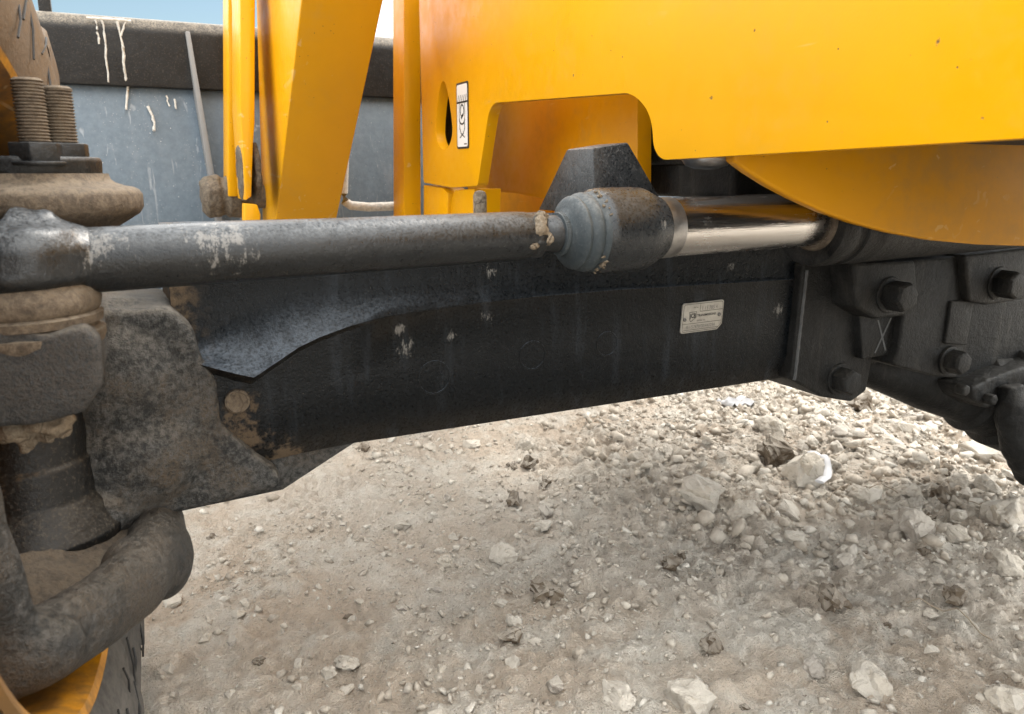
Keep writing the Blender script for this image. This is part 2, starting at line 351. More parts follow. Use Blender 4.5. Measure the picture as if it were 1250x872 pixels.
def stroke(g, pts, wd, to3):
    for (a, b), (c, d) in zip(pts[:-1], pts[1:]):
        t = Vector((c-a, d-b)); n_ = Vector((-t.y, t.x)).normalized()*wd/2; e = t.normalized()*wd/2
        q = [(a-e.x+n_.x, b-e.y+n_.y), (a-e.x-n_.x, b-e.y-n_.y), (c+e.x-n_.x, d+e.y-n_.y), (c+e.x+n_.x, d+e.y+n_.y)]
        g.add([to3(*p) for p in q], [(0, 1, 2, 3)])

# ================================================================== the ground
_rg = np.random.default_rng(7); _T = _rg.random((256, 256))
def vnoise(x, y):
    xi = np.floor(x).astype(int); yi = np.floor(y).astype(int); fx = x-xi; fy = y-yi
    fx = fx*fx*(3-2*fx); fy = fy*fy*(3-2*fy)
    t = lambda i, j: _T[i & 255, j & 255]
    return (t(xi, yi)*(1-fx)+t(xi+1, yi)*fx)*(1-fy)+(t(xi, yi+1)*(1-fx)+t(xi+1, yi+1)*fx)*fy-.5
def crumbs(x, y, cell, amp, seed, fill):
    # lumps half buried in the dust: one faceted dome per jittered cell
    out = np.zeros_like(x); xi = np.floor(x/cell).astype(int); yi = np.floor(y/cell).astype(int)
    for dx in (-1, 0, 1):
        for dy in (-1, 0, 1):
            i, j = xi+dx, yi+dy
            q = lambda k: _T[(i*7+k*31+seed) & 255, (j*13+k*17+seed*3) & 255]
            cx, cy, rr, an = (i+q(1))*cell, (j+q(2))*cell, cell*(.22+.42*q(3)), q(4)*6.283
            ux, uy = (x-cx)*np.cos(an)+(y-cy)*np.sin(an), (-(x-cx)*np.sin(an)+(y-cy)*np.cos(an))*1.35
            d = np.maximum(np.maximum(np.abs(ux), np.abs(uy)), .74*(np.abs(ux)+np.abs(uy)))/rr
            hh = np.clip(1.35-1.35*d+.35*ux/rr, 0, .8)*rr*amp*(q(5) < fill)
            out = np.maximum(out, hh)
    return out
def height(x, y):
    x = np.atleast_1d(np.asarray(x, float)); y = np.atleast_1d(np.asarray(y, float))
    far = np.clip((np.hypot(x-1, y-1.5)-3)/6, 0, 1)
    h = .045*vnoise(x*1.1+3, y*1.1)+.022*vnoise(x*3.1+9, y*3.1+4)
    h += .014*vnoise(x*8+1, y*8+2)
    h += .012*(.5-np.abs(vnoise(x*17+5, y*17))*2)*np.clip(vnoise(x*2.3, y*2.3)*3+.6, .15, 1)
    cr = np.clip(vnoise(x*3.3+20, y*3.3)*2.2+.65, .25, 1.3)
    h += 1.35*cr*(.011*(.5-np.abs(vnoise(x*36, y*36))*2)+.0085*vnoise(x*62+3, y*62)+.0060*(.5-np.abs(vnoise(x*88+7, y*88))*2)+.0040*vnoise(x*150, y*150))
    nr = np.hypot(x-.8, y-1.2) < 3.2; xn, yn = x[nr], y[nr]
    if xn.size:
        st_ = np.clip(.55+1.3*vnoise(xn*2.7+4, yn*2.7+8), .12, 1); h2 = np.maximum(crumbs(xn, yn, .055, .50, 3, .40*st_), np.maximum(crumbs(xn, yn, .028, .60, 11, .55*st_), crumbs(xn, yn, .016, .70, 23, .7)))
        h = np.array(h); h[nr] += h2
    h += far*(.25*vnoise(x*.21, y*.21)+.08*vnoise(x*.7, y*.7))
    return h-.006 if h.size > 1 else float(h[0])-.006
def axis(lo, hi, a, b, st):
    q = list(np.arange(a, b, st)); s_ = st
    while q[-1] < hi: s_ *= 1.022; q.append(q[-1]+s_)
    s_ = st
    while q[0] > lo: s_ *= 1.06; q.insert(0, q[0]-s_)
    return np.array(q)
gx = axis(-160, 400, -.05, 1.75, .0042); gy = axis(-160, 400, .46, 1.95, .0042)
XX, YY = np.meshgrid(gx, gy); ZZ = height(XX, YY)
nx, ny = len(gx), len(gy)
me = bpy.data.meshes.new('ground')
me.vertices.add(nx*ny); me.vertices.foreach_set('co', np.stack([XX, YY, ZZ], -1).ravel())
ii = (np.arange(ny-1)[:, None]*nx+np.arange(nx-1)[None]).ravel()
fc = np.stack([ii, ii+1, ii+nx+1, ii+nx], -1)
me.loops.add(fc.size); me.loops.foreach_set('vertex_index', fc.ravel())
me.polygons.add(len(fc)); me.polygons.foreach_set('loop_start', np.arange(len(fc))*4)
me.polygons.foreach_set('use_smooth', np.ones(len(fc), bool)); me.update(); me.validate()
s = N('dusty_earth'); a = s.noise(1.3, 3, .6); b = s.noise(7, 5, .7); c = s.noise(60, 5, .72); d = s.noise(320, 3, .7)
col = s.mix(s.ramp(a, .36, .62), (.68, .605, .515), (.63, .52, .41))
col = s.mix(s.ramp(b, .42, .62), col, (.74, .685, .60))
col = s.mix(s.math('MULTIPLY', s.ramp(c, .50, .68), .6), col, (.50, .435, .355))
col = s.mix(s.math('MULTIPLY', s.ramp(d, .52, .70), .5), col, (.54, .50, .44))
col = s.mix(s.math('MULTIPLY', s.ramp(d, .46, .32), .55), col, (.38, .325, .26))  # fine dark tones painted in for the tiny shadows between crumbs
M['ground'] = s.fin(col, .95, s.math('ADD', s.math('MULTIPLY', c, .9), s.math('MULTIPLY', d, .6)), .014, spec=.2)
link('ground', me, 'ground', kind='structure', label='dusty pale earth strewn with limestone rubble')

def m_stone(name, cols, bd=.004):
    s = N(name); oi = s.t.nodes.new('ShaderNodeObjectInfo').outputs['Random']
    isl = s.geo.outputs['Random Per Island']
    rnd = s.math('FRACT', s.math('ADD', oi, s.math('MULTIPLY', isl, 7.31)))
    a = s.noise(9, 3, .65, co=s.geo.outputs['Position']); b = s.noise(70, 5, .7, co=s.geo.outputs['Position']); c = s.noise(300, 2, .65, co=s.geo.outputs['Position'])
    col = s.mix(s.ramp(rnd, 0, .55), cols[0], cols[1]); col = s.mix(s.ramp(rnd, .55, 1), col, cols[2])
    col = s.mix(s.math('MULTIPLY', s.ramp(b, .48, .66), .5), col, cols[3])
    col = s.mix(s.math('MULTIPLY', s.ramp(s.up(), .0, .9), s.ramp(a, .35, .6, .15, .6)), col, (.58, .53, .455))
    return s.fin(col, .92, s.math('ADD', b, s.math('MULTIPLY', c, .5)), bd, spec=.25)
M['stone'] = m_stone('limestone', [(.50, .445, .37), (.46, .42, .365), (.55, .505, .44), (.31, .265, .21)])
M['greystone'] = m_stone('grey_stone', [(.34, .30, .255), (.37, .335, .295), (.42, .38, .33), (.21, .18, .15)])
M['clod'] = m_stone('earth_clod', [(.15, .115, .08), (.12, .09, .063), (.18, .14, .10), (.07, .052, .037)], .006)
M['gravel'] = m_stone('gravel_chips', [(.58, .52, .44), (.40, .345, .28), (.70, .66, .59), (.30, .25, .20)], .003)

# ================================================================== the machine
mach = link('backhoe_loader', None, None, None, 'yellow backhoe loader with a dirty black front axle, loader arm and bucket', 'backhoe loader')
mach.location = (.9, 1.0, 0)

# ---- front axle: lofted beam with the flared cast shelf at its wheel end
sec = [  # px, shelf edge y, how far the shelf stands out, y where the slope begins, bottom edge y
    (215, 440, .006, 434, 590), (236, 443, .012, 428, 585), (262, 450, .022, 413, 578), (290, 457, .031, 394, 572), (310, 461, .034, 382, 567), (318, 456, .032, 378, 565), (340, 441, .025, 368, 560),
    (365, 424, .019, 360, 554), (390, 412, .012, 356, 549), (425, 399, .0065, 354, 542), (470, 386, .0025, 352, 535.4), (540, 374, .001, 349, 524.7),
    (650, 361, .0, 343, 507.9), (760, 352, .0, 337, 491), (880, 345, .0, 331, 472.7), (1000, 338, .0, 326, 454), (1130, 331, 0, 321, 434), (1260, 325, 0, 316, 414)]
rows = []
for px, ys, q, yt, yb in sec:
    f0 = at(px, (ys+yb)/2, Y=.9)
    sh = at(px, ys, Y=.9-q); tp = at(px, yt, Y=float(np.interp(px, [215, 400, 470, 560, 660, 800], [.918, .916, .911, .907, .9035, .902]))); bo = at(px, yb, Y=.914); bt = at(px, yb-25+max(0, (440-px)*.08), Y=.9)
    un = Vector((sh.x, .9, sh.z-.004-q*.35))
    rows.append([Vector((tp.x, 1.12, bo.z+.02)), Vector((bo.x, 1.08, bo.z)), bo, bt, un.lerp(bt, .5), un, sh.lerp(un, .45)+Vector((0, -.001, 0)), sh,
                 sh.lerp(tp, .3)+Vector((0, q*.22, -q*.16)), sh.lerp(tp, .62)+Vector((0, q*.20, -q*.16)), tp.lerp(sh, .12)+Vector((0, q*.06, 0)), tp+Vector((0, .001, .012)), Vector((tp.x, min(.914, tp.y), .560)), Vector((tp.x, .935, .576)), Vector((tp.x, 1.09, .58)), Vector((tp.x, 1.12, .55))])
g = G().loft(rows, True, True)
axle = link('front_axle', None, None, None); 
me = g.mesh('front_axle', sharp=46)
bpy.data.objects.remove(axle)
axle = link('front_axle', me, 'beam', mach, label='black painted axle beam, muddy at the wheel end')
for cx, cy, rr in ((530, 461, 20), (650, 434, 18), (741, 420, 16)):      # faint cast rings on the face
    c = at(cx, cy, Y=.9); r = rr*1.0/950
    g = G(); rows = [[c+Vector((math.cos(t)*(r+dr), dy, math.sin(t)*(r+dr))) for dr, dy in ((-.0016, .001), (-.0008, -.0006), (.0008, -.0006), (.0016, .001))] for t in [2*math.pi*k/40 for k in range(41)]]
    part('cast_ring', g.loft(rows), 'beam', axle)
g = G(); rows = []
for k in range(25):
    t = k/24; c = at(985-t*15, 330+t*134, Y=.8835); j = .0004*math.sin(k*2.3)
    rows.append([c+Vector((-.0028, .002, 0)), c+Vector((-.0013+j, -.0022, 0)), c+Vector((.0013+j, -.0022, 0)), c+Vector((.0028, .002, 0))])
part('weld_seam', G().loft(rows), 'gusset', axle)
# plug in the brown pocket
c = at(289, 489, Y=.9)
part('drain_plug', G().lathe(c+Vector((0, .01, 0)), c+Vector((0, -.02, 0)), [(0, .0135), (.016, .0135), (.0175, .0115), (.0155, .009), (.015, .0)], 28), 'mud', axle)
# bump stop on top of the beam
def P(x, y, Y): return at(x, y, Y=Y)
rl_t, rr_t, rl_b, rr_b = P(724, 181, .965), P(767, 174, .965), P(725, 262, .955), P(818, 262, .955)
fl_t, fr_t = rl_t+Vector((0, .075, 0)), rr_t+Vector((0, .075, 0)); fl_b, fr_b = rl_b+Vector((0, .17, 0)), rr_b+Vector((0, .17, 0))
part('bump_stop', G().add([rl_b, rr_b, rr_t, rl_t, fl_b, fr_b, fr_t, fl_t], [(0, 1, 2, 3), (5, 4, 7, 6), (4, 0, 3, 7), (1, 5, 6, 2), (3, 2, 6, 7), (4, 5, 1, 0)]), 'stop', axle, .003)
# web under the wheel end
g = G().prism(pxpoly([(180, 560), (300, 530), (455, 527), (436, 541), (346, 600), (205, 630)], Y=.918), (0, .10, 0))
part('lower_web', g, 'cast', axle, .006)
# wheel-end housing
g = G().prism(pxpoly([(70, 430), (84, 398), (120, 380), (205, 376), (236, 400), (246, 440), (266, 468), (270, 518), (300, 545), (346, 585), (340, 596), (212, 629), (150, 640), (96, 650), (74, 640), (70, 560)], Y=.884), (0, .17, 0))
g.ball(at(150, 455, Y=.935), (.082, .075, .085), 28, 18); g.ball(at(165, 545, Y=.935), (.100, .078, .072), 28, 18); g.ball(at(120, 610, Y=.915), (.055, .070, .045), 24, 14)
cast('axle_housing', g, 'cast', axle, .0045, 12, .0020, .04, 'mottled cast axle end caked with dust and brown mud')
# ---- bolted middle of the axle
Ys = {'pad': .884, 'lite': .868, 'col': .852, 'rib': .846, 'boss': .836, 'wall': .893}
def slab(name, pts, Y, bev=.004, back=1.1, mat='blackdark', rnd=0):
    po = fillet(pts, rnd) if rnd else pts
    return part(name, G().prism(pxpoly(po, Y=Y), (0, back-Y, 0)), mat, axle, bev, 3)
slab('pad_plate', [(981, 322), (966, 464), (1003, 485), (1040, 491), (1058, 478), (1066, 436), (1110, 428), (1120, 318)], Ys['pad'], .005)
slab('face_plate', [(1050, 384), (1110, 372), (1112, 429), (1053, 439)], Ys['lite'], .003)
slab('clamp_block', [(1112, 318), (1180, 312), (1188, 380), (1168, 462), (1142, 460), (1092, 447), (1098, 420)], Ys['col'], .005)
slab('rib', [(1162, 368), (1190, 366), (1180, 422), (1154, 420)], Ys['rib'], .003)
slab('bolt_boss', [(1042, 322), (1118, 318), (1122, 372), (1106, 386), (1070, 390), (1046, 376)], Ys['boss'], .006)
slab('bolt_boss', [(1178, 312), (1275, 300), (1275, 360), (1238, 368), (1206, 373), (1184, 369)], Ys['boss'], .006)
slab('back_wall', [(1160, 330), (1290, 310), (1290, 470), (1180, 470), (1150, 450)], Ys['wall'], .004)
g = G().prism(pxpoly([(1186, 474), (1215, 460), (1275, 440), (1275, 480), (1236, 492), (1205, 499), (1190, 490)], Y=.85), (0, .15, 0))
cast('side_casting', g, 'blackdark', axle, .004, 6, .003, .04)
g = G(); a0, a1 = at(1030, 440, Y=1.02), at(1195, 478, Y=.93); dv = a1-a0
part('differential_housing', g.lathe(a0, a1, [(0, .030), (dv.length*.25, .042), (dv.length*.6, .060), (dv.length*.9, .068), (dv.length*.92, .082), (dv.length*1.1, .084), (dv.length*1.12, .10), (dv.length*1.6, .12)], 48), 'blackdark', axle, .002, label='grey conical differential housing')
g = G().tube([at(1232, 470, Y=.84), at(1236, 510, Y=.83), at(1246, 545, Y=.82), at(1262, 580, Y=.82)], [.022, .030, .034, .030], 24)
cast('hanging_lump', g, 'blackdark', axle, .004, 6, .003, .03)
def hexbolt(px, py, Y, r, ln, name='bolt', washer=True):
    c = at(px, py, Y=Y); g = G()
    if washer: g.lathe(c+Vector((0, .004, 0)), c+Vector((0, -1, 0)), [(0, r*1.28), (.0065, r*1.28), (.008, r*1.2)], 32)
    a0 = random.random(); pr = [(c.x+math.cos(a0+k*math.pi/3)*r*1.06, c.z+math.sin(a0+k*math.pi/3)*r*1.06) for k in range(6)]
    rowsb = []
    for t, q in ((0, 1), (ln*.86, 1), (ln, .86)):
        rowsb.append([Vector((c.x+(x-c.x)*q, c.y-t, c.z+(z-c.z)*q)) for x, z in pr])
    g.loft(rowsb, True, True)
    return part(name, g, 'blackdark', axle, .0018, 2)
g = G(); tb = lambda x, y: at(x, y, Y=Ys['lite']-.0006)
for q in (((1072, 391), (1081, 428)), ((1088, 388), (1068, 431))):
    (x0, y0), (x1, y1) = q; g.add([tb(x0-1, y0), tb(x0+1, y0), tb(x1+1, y1), tb(x1-1, y1)], [(0, 1, 2, 3)])
part('chalk_mark', g, 'gusset', axle, flat=True)
random.seed(3)
hexbolt(1085, 360, .836, .0225, .036); hexbolt(1218, 346, .836, .0225, .036); hexbolt(1158, 440, .850, .0195, .030); hexbolt(1024, 463, .884, .021, .030)
hexbolt(1168, 474, .87, .010, .020, washer=False); hexbolt(1203, 486, .85, .010, .018, washer=False)

# ---- maker's plate on the beam
c0 = at(857, 386.5, Y=.8985); W_, H_ = .0755, .0445
u_, v_ = Vector((1, 0, .02)).normalized(), Vector((.06, 0, 1)).normalized()
def pl(a, b, d=0.0): return c0+u_*a+v_*b+Vector((0, -d, 0))
po = fillet([(-W_/2, -H_/2), (W_/2-.008, -H_/2), (W_/2, -H_/2+.008), (W_/2, H_/2), (-W_/2, H_/2)], .004)
nplate = part('name_plate', G().prism([pl(a, b, .0012) for a, b in po], (0, .003, 0)), 'plate', mach, .0005, label='dull aluminium maker\'s plate riveted to the axle beam')
g = G(); po2 = [(a*.945, b*.91) for a, b in po]; to = lambda a, b: pl(a, b, .0016)
stroke(g, po2+[po2[0]], .0006, to)
stroke(g, [(-.006, H_*.455), (-.006, .0085), (W_*.47, .0085)], .0006, to); stroke(g, [(-W_*.47, -.0085), (W_*.47, -.0085)], .0006, to); stroke(g, [(-W_*.44, -.0178), (W_*.40, -.0178)], .0006, to)
part('printed_frame', g, 'ink', nplate, flat=True)
text('lettering', 'TRANSMISSIONS', .0048, 'ink', nplate, pl(-.0105, .0010, .0016), u_, v_, .0345, .0001)
text('lettering', 'SERIAL No.', .0036, 'ink', nplate, pl(-.0105, -.0062, .0016), u_, v_, .0165)
text('lettering', 'PART No.', .003, 'ink', nplate, pl(-.018, .0140, .0016), u_, v_, .0085)
text('lettering', '1 15 785 4', .0078, 'inkgrey', nplate, pl(-.002, .0102, .0016), u_, v_, .028)
text('lettering', '4E1/57470/00/443294', .0072, 'inkgrey', nplate, pl(-.030, -.0160, .0016), u_, v_, .054)
g = G(); shield = [(-.0250, .0085), (-.0120, .0085), (-.0122, .0005), (-.0145, -.0020), (-.0160, -.0015), (-.0180, -.0035), (-.0215, -.0055), (-.0235, -.003)]
stroke(g, [(a, b) for a, b in shield]+[shield[0]], .0007, to); part('emblem', g, 'ink', nplate, flat=True)
text('emblem_lettering', 'JCB', .0092, 'ink', nplate, pl(-.0242, .0000, .0017), u_, v_, .0112, .0003)
for a, b in ((-.0325, -.0015), (.0310, .0005)):
    part('rivet', G().lathe(pl(a, b, .001), pl(a, b, .01), [(0, .0030), (.0012, .0029), (.0020, .0018), (.0012, .0009), (.0010, .0)], 16), 'inkgrey', nplate)

# ---- track rod, ball joint, ram
A0, B0 = at(100, 320, Y=.773), at(990, 270.5, Y=.80); A0.z = .5662; B0.z = .5785
ax = (B0-A0).normalized()
def tx(px):      # distance along the rod's centre line at a spot across the photograph
    lo, hi = -.5, 2.0
    r = (px-625)/FPX
    for _ in range(40):
        m = (lo+hi)/2; p = A0+ax*m; rr = p.x*math.cos(YAW)-p.y*math.sin(YAW); h = p.x*math.sin(YAW)+p.y*math.cos(YAW)
        d = h*math.cos(PITCH)-(p.z-CAM_H)*math.sin(PITCH)
        if rr/d < r: lo = m
        else: hi = m
    return lo
def on(px, dy=0, dz=0): return A0+ax*tx(px)+Vector((0, dy, dz))
def turn(name, st, mat, parent, seg=64, bevel=0, label=None, sharp=38, near=0):
    return part(name, G().lathe(A0, A0+ax, [(tx(p-near*r), r) for p, r in st], seg), mat, parent, bevel, label=label, sharp=sharp)
track = turn('track_rod', [(18, .026), (110, .0285), (300, .0283), (630, .0268), (640, .0262), (648, .0235), (650, .010)], 'rod', mach, label='black track rod tube filmed with dust')
turn('rod_neck', [(644, .0165), (658, .0185), (661, .0200), (676, .0200), (678, .0212), (690, .0205)], 'rod', track, near=300)
g = G(); c = on(650); pts = [c+Vector((0, math.cos(t)*.0262, math.sin(t)*.0262)) for t in [2*math.pi*k/6+.3 for k in range(6)]]
part('lock_nut', G().prism([p-ax*.006 for p in pts], ax*.016), 'rod', track, .002)
g = G(); c = on(652)
g.ball(c+Vector((-.002, -.020, .008)), (.010, .008, .013), 16, 10); g.ball(c+Vector((.006, -.019, -.004)), (.008, .007, .008), 12, 8); g.ball(c+Vector((-.012, -.023, -.010)), (.008, .004, .003), 12, 8); g.ball(c+Vector((.004, -.008, .021)), (.009, .008, .005), 12, 8)
cast('mud_clot', g, 'clot', track, .0015, 3, .0040, .012, 'pale dried mud caked on the lock nut')
joint = turn('ball_joint', [(736, .030), (739, .0455), (744, .0490), (752, .0502), (790, .0500), (800, .0490), (812, .0400), (815, .0385), (816, .02)], 'joint', mach, near=430, label='round black ball joint housing on the end of the ram rod')
turn('boot', [(687, .0205), (689, .0240), (692, .0250), (694, .0245), (695.5, .0222), (698, .0245), (702, .030), (707, .0365), (711, .0405), (714, .0422), (716, .0418), (717.5, .0405), (720, .0425), (724, .0450), (728, .0458), (730.5, .0450), (732, .0432), (734, .0448), (738, .0465), (742, .0462), (744, .040)], 'boot', joint, near=400, label='ridged grey-blue rubber dust boot')
g = G()
for k in range(52):      # knurled lip of the boot
    a = 2*math.pi*k/52; p = on(682); q = p+Vector((0, math.cos(a)*.0240, math.sin(a)*.0240)); g.box(tuple(q-Vector((.0016, .0009, .0009))), tuple(q+Vector((.0022, .0009, .0009))))
part('boot_lip', g, 'boot', joint, flat=True)
g = G(); random.seed(5)
for k in range(46):      # crumbs of mud left in the joint groove, mostly on top and underneath
    t = random.gauss(1.9, .30) if k < 28 else random.gauss(-2.2, .35); p = on(random.gauss(723, 3.0)); q = .0468
    g.ball(p+Vector((0, math.cos(t)*q, math.sin(t)*q)), (random.uniform(.0012, .0045), random.uniform(.0008, .0022), random.uniform(.001, .0026)), 8, 6)
cast('packed_mud', g, 'clot', joint, .0013, 1, .0024, .005, 'pale mud crumbs left between boot and housing')['kind'] = 'stuff'
ram = turn('steering_ram', [(1003, .030), (1003.5, .040), (1001, .055), (1003, .0625), (1010, .065), (1022, .065), (1024, .062), (1032, .062), (1034, .065), (1052, .065), (1056, .0665), (1060, .065), (1400, .066)], 'blackdark', mach, near=250, label='black steering ram barrel under the yellow crossmember')
turn('piston_rod', [(800, .0345), (812, .0362), (1060, .0362)], 'chrome', ram, 96, near=300, label='polished chrome ram rod')
turn('rod_collar', [(812, .0372), (829, .0372), (830, .0362)], 'steel', ram, 64, near=380)
turn('wiper_ring', [(1002, .0365), (1003, .0410), (1007, .0445), (1012, .0445)], 'mud', ram, 64, near=320)

# ---- rod end and steering arm at the wheel end
E0 = at(22, 320, Y=.775)
def vert(px, Y): return at(px, 320, Y=Y)
def zat(px, py, Y): return at(px, py, Y=Y).z
arm = None
zz = lambda y: zat(22, y, .775)
g = G().lathe(E0*1, E0+Vector((0, 0, 1)), [(zz(352)-E0.z, .050), (zz(338)-E0.z, .062), (zz(300)-E0.z, .060), (zz(278)-E0.z, .050), (zz(270)-E0.z, .028), (zz(268)-E0.z, .01)], 36)
g.tube([E0, at(70, 317, Y=.773), at(120, 318, Y=.773)], [.048, .036, .0275], 24)
g.ball(at(55, 268, Y=.773), .010, 12, 8)
knk = cast('steering_knuckle', G().prism(pxpoly([(-60, 400), (10, 400), (60, 408), (105, 398), (122, 415), (125, 470), (105, 505), (40, 522), (-60, 526)], Y=.715), (0, .135, 0)), 'castblk', mach, .0035, 6, .0025, .05, 'black knuckle casting caked with mud beside the wheel')
cast('rod_end_eye', g, 'rod', knk, .003, 14, .0012, .03)
g = G().lathe(E0, E0+Vector((0, 0, 1)), [(zz(412)-E0.z, .058), (zz(398)-E0.z, .060), (zz(392)-E0.z, .053), (zz(386)-E0.z, .055), (zz(372)-E0.z, .060), (zz(352)-E0.z, .056), (zz(340)-E0.z, .050)], 40)
g = G().lathe(E0, E0+Vector((0, 0, 1)), [(zz(420)-E0.z, .058), (zz(412)-E0.z, .0605), (zz(404)-E0.z, .0605), (zz(401)-E0.z, .055), (zz(397)-E0.z, .0545), (zz(394)-E0.z, .0590), (zz(384)-E0.z, .0600), (zz(381)-E0.z, .0560), (zz(377)-E0.z, .0585), (zz(366)-E0.z, .0600), (zz(352)-E0.z, .0570), (zz(340)-E0.z, .050)], 56)
part('dust_seal', g, 'mud', knk, label='brown dust-caked seal under the rod end', sharp=50)
g = G(); random.seed(8)
for k in range(16): g.ball(at(random.uniform(0, 75), random.uniform(505, 525), Y=.765+random.uniform(-.02, .02)), (.014, .014, random.uniform(.006, .013)), 10, 6)
for x_, y_, r in ((28, 532, .010), (34, 540, .008), (60, 530, .009), (10, 530, .008)): g.ball(at(x_, y_, Y=.765), r, 10, 6)
cast('mud_clump', g, 'clot', knk, .0022, 1, .0055, .013, 'pale mud hanging from the steering arm')
# lower lip of the knuckle
g = G()
g.tube([at(-80, 812, Y=.65), at(-5, 806, Y=.655), at(58, 786, Y=.68), at(118, 748, Y=.725), at(166, 710, Y=.785), at(192, 672, Y=.86), at(190, 640, Y=.93)],
       [.028, .028, .026, .026, .028, .031, .031], 24, 1.35)
g.ball(at(192, 678, Y=.86), (.036, .048, .050), 24, 16); g.ball(at(160, 700, Y=.80), (.030, .042, .036), 20, 14); g.ball(at(20, 800, Y=.66), (.050, .030, .034), 20, 14)
g.tube([at(-95, 540, Y=.64), at(-48, 620, Y=.64), at(-18, 700, Y=.645), at(4, 795, Y=.655)], [.030, .028, .025, .028], 20)
cast('lower_lip', g, 'knuckle', knk, .0045, 10, .0014, .05, 'thick rounded lower knuckle arm, brown inside')
fr = [(-80, 800, .66), (-5, 792, .665), (58, 772, .69), (118, 734, .735), (166, 696, .795), (192, 655, .87)]
bk_ = [(-80, 676, .79), (0, 676, .795), (60, 670, .805), (105, 658, .83), (145, 634, .87), (170, 614, .91)]
rows = []
for p_, q_ in zip(fr, bk_):
    a_, b_ = at(p_[0], p_[1], Y=p_[2]), at(q_[0], q_[1], Y=q_[2]); m_ = a_.lerp(b_, .5)-Vector((0, 0, .006)); dn = Vector((0, 0, -.035))
    rows.append([a_, m_, b_, b_+dn, m_+dn, a_+dn])
cast('recess_floor', G().loft(rows, True, True), 'mudfloor', knk, .0035, 3, .0025, .035, 'brown dusty hollow of the knuckle arm')
g = G()
kx = at(42, 620, Y=.885); K1 = kx+Vector((0, 0, 1)); zk = lambda y: zat(42, y, .885)-kx.z
part('swivel_joint', G().lathe(kx, K1, [(zk(700), .040), (zk(676), .070), (zk(668), .080), (zk(640), .085), (zk(632), .080), (zk(610), .070), (zk(600), .062), (zk(560), .060), (zk(555), .056), (zk(480), .056)], 48), 'darkjoint', knk, .002)
# ---- kingpin cap with its studs
kp = at(42, 245, Y=.87); zc = lambda y: zat(40, y, .87)-kp.z; KZ = kp+Vector((0, 0, 1))
cap = part('kingpin_cap', G().lathe(kp, KZ, [(zc(290), .062), (zc(278), .070), (zc(270), .080), (zc(262), .0895), (zc(254), .0935), (zc(238), .0935), (zc(232), .0905), (zc(229), .086), (zc(227), .078), (zc(223), .070), (zc(219), .0665), (zc(212), .065), (zc(211), .03)], 72), 'mud', mach, label='brown mud-caked kingpin cap with black cover plate and two studs', sharp=50)
part('cover_plate', G().lathe(kp, KZ, [(zc(218), .056), (zc(215), .0600), (zc(197), .0608), (zc(192), .059), (zc(191), .02)], 64), 'black', cap, .001)
for sx, Y_, top in ((45, .825, 96), (79, .852, 106)):
    b = at(sx, 190, Y=Y_); z0, z1 = at(sx, 195, Y=Y_).z-.006, at(sx, top, Y=Y_).z; ln = z1-z0; st = []; t = 0; rr = .0128
    while t < ln-.004: st += [(t, rr), (t+.0007, rr*.90), (t+.0014, rr*.90), (t+.0021, rr)]; t += .0028
    st += [(ln-.002, rr), (ln, rr*.8)]
    b.z = z0
    stud = part('stud', G().lathe(b, b+Vector((0, 0, 1)), st, 28), 'mud', cap)
    pr = [b+Vector((math.cos(k*math.pi/3+.4)*.022, math.sin(k*math.pi/3+.4)*.022, .004)) for k in range(6)]
    part('nut', G().prism(pr, (0, 0, .0165)).lathe(b+Vector((0, 0, .001)), b+Vector((0, 0, 1)), [(0, .024), (.0035, .024)], 28), 'black', cap, .0015)

# ---- front wheel, turned slightly and leaning with the axle
WC = Vector((-.2413, .7548, .4649)); DL, CM, RT, RR_, WH = .0905, .0506, .485, .280, .163
Fw = Vector((math.sin(DL), math.cos(DL), 0)); Aw0 = Vector((math.cos(DL), -math.sin(DL), 0)); Zv = Vector((0, 0, 1))
Aw = Aw0*math.cos(CM)+Zv*math.sin(CM)
tp = [(-WH*.80, RR_-.005), (-WH*.95, RR_+.03), (-WH*1.02, RR_+.10), (-WH*.98, RT*.94), (-WH*.80, RT*.968), (0, RT*.972), (WH*.80, RT*.968), (WH*.98, RT*.94), (WH*1.03, RR_+.12), (WH*1.0, RR_+.06), (WH*.93, RR_+.025), (WH*.80, RR_-.005)]
wheel = part('front_wheel', G().lathe(WC, WC+Aw, [(t, r) for t, r in tp], 96, cap=False), 'tyre', mach, label='dusty front tyre on a yellow rim')
g = G(); Uw = Zv*math.cos(CM)-Aw0*math.sin(CM)
def wp(ang, t, r): return WC+Aw*t+(Fw*math.cos(ang)+Uw*math.sin(ang))*r
lug = None
for k in range(44):          # tread lugs in two rows, wrapping over the shoulder
    a0 = 2*math.pi*k/44; da = .052; sgn = 1 if k % 2 else -1
    rowsl = []
    for t, r, sk, h in ((WH*1.015, RT*.86, -.01, .003), (WH*1.01, RT*.90, .0, .012), (WH*.99, RT*.935, .005, .018), (WH*.90, RT*.962, .02, .018), (WH*.55, RT*.97, .06, .017), (WH*.05, RT*.972, .12, .017), (-WH*.1, RT*.972, .135, .015)):
        t *= sgn
        aa = a0+sk; out = r+h
        rowsl.append([wp(aa-da, t, r-.006), wp(aa-da*.85, t, out), wp(aa+da*.85, t, out), wp(aa+da, t, r-.006)])
    part('tread_lug', G().loft(rowsl, True, True), 'tyre', wheel, .0025, 1)
rp = [(WH*.60, RR_-.012), (WH*.88, RR_-.010), (WH*.93, RR_-.003), (WH*.97, RR_+.006), (WH*1.0, RR_+.002), (WH*.985, RR_-.007), (WH*.90, RR_-.012), (WH*.80, RR_-.016), (WH*.1, RR_-.020), (-WH*.35, RR_-.030), (-WH*.45, RR_-.06), (-WH*.5, .12), (-WH*.48, .0)]
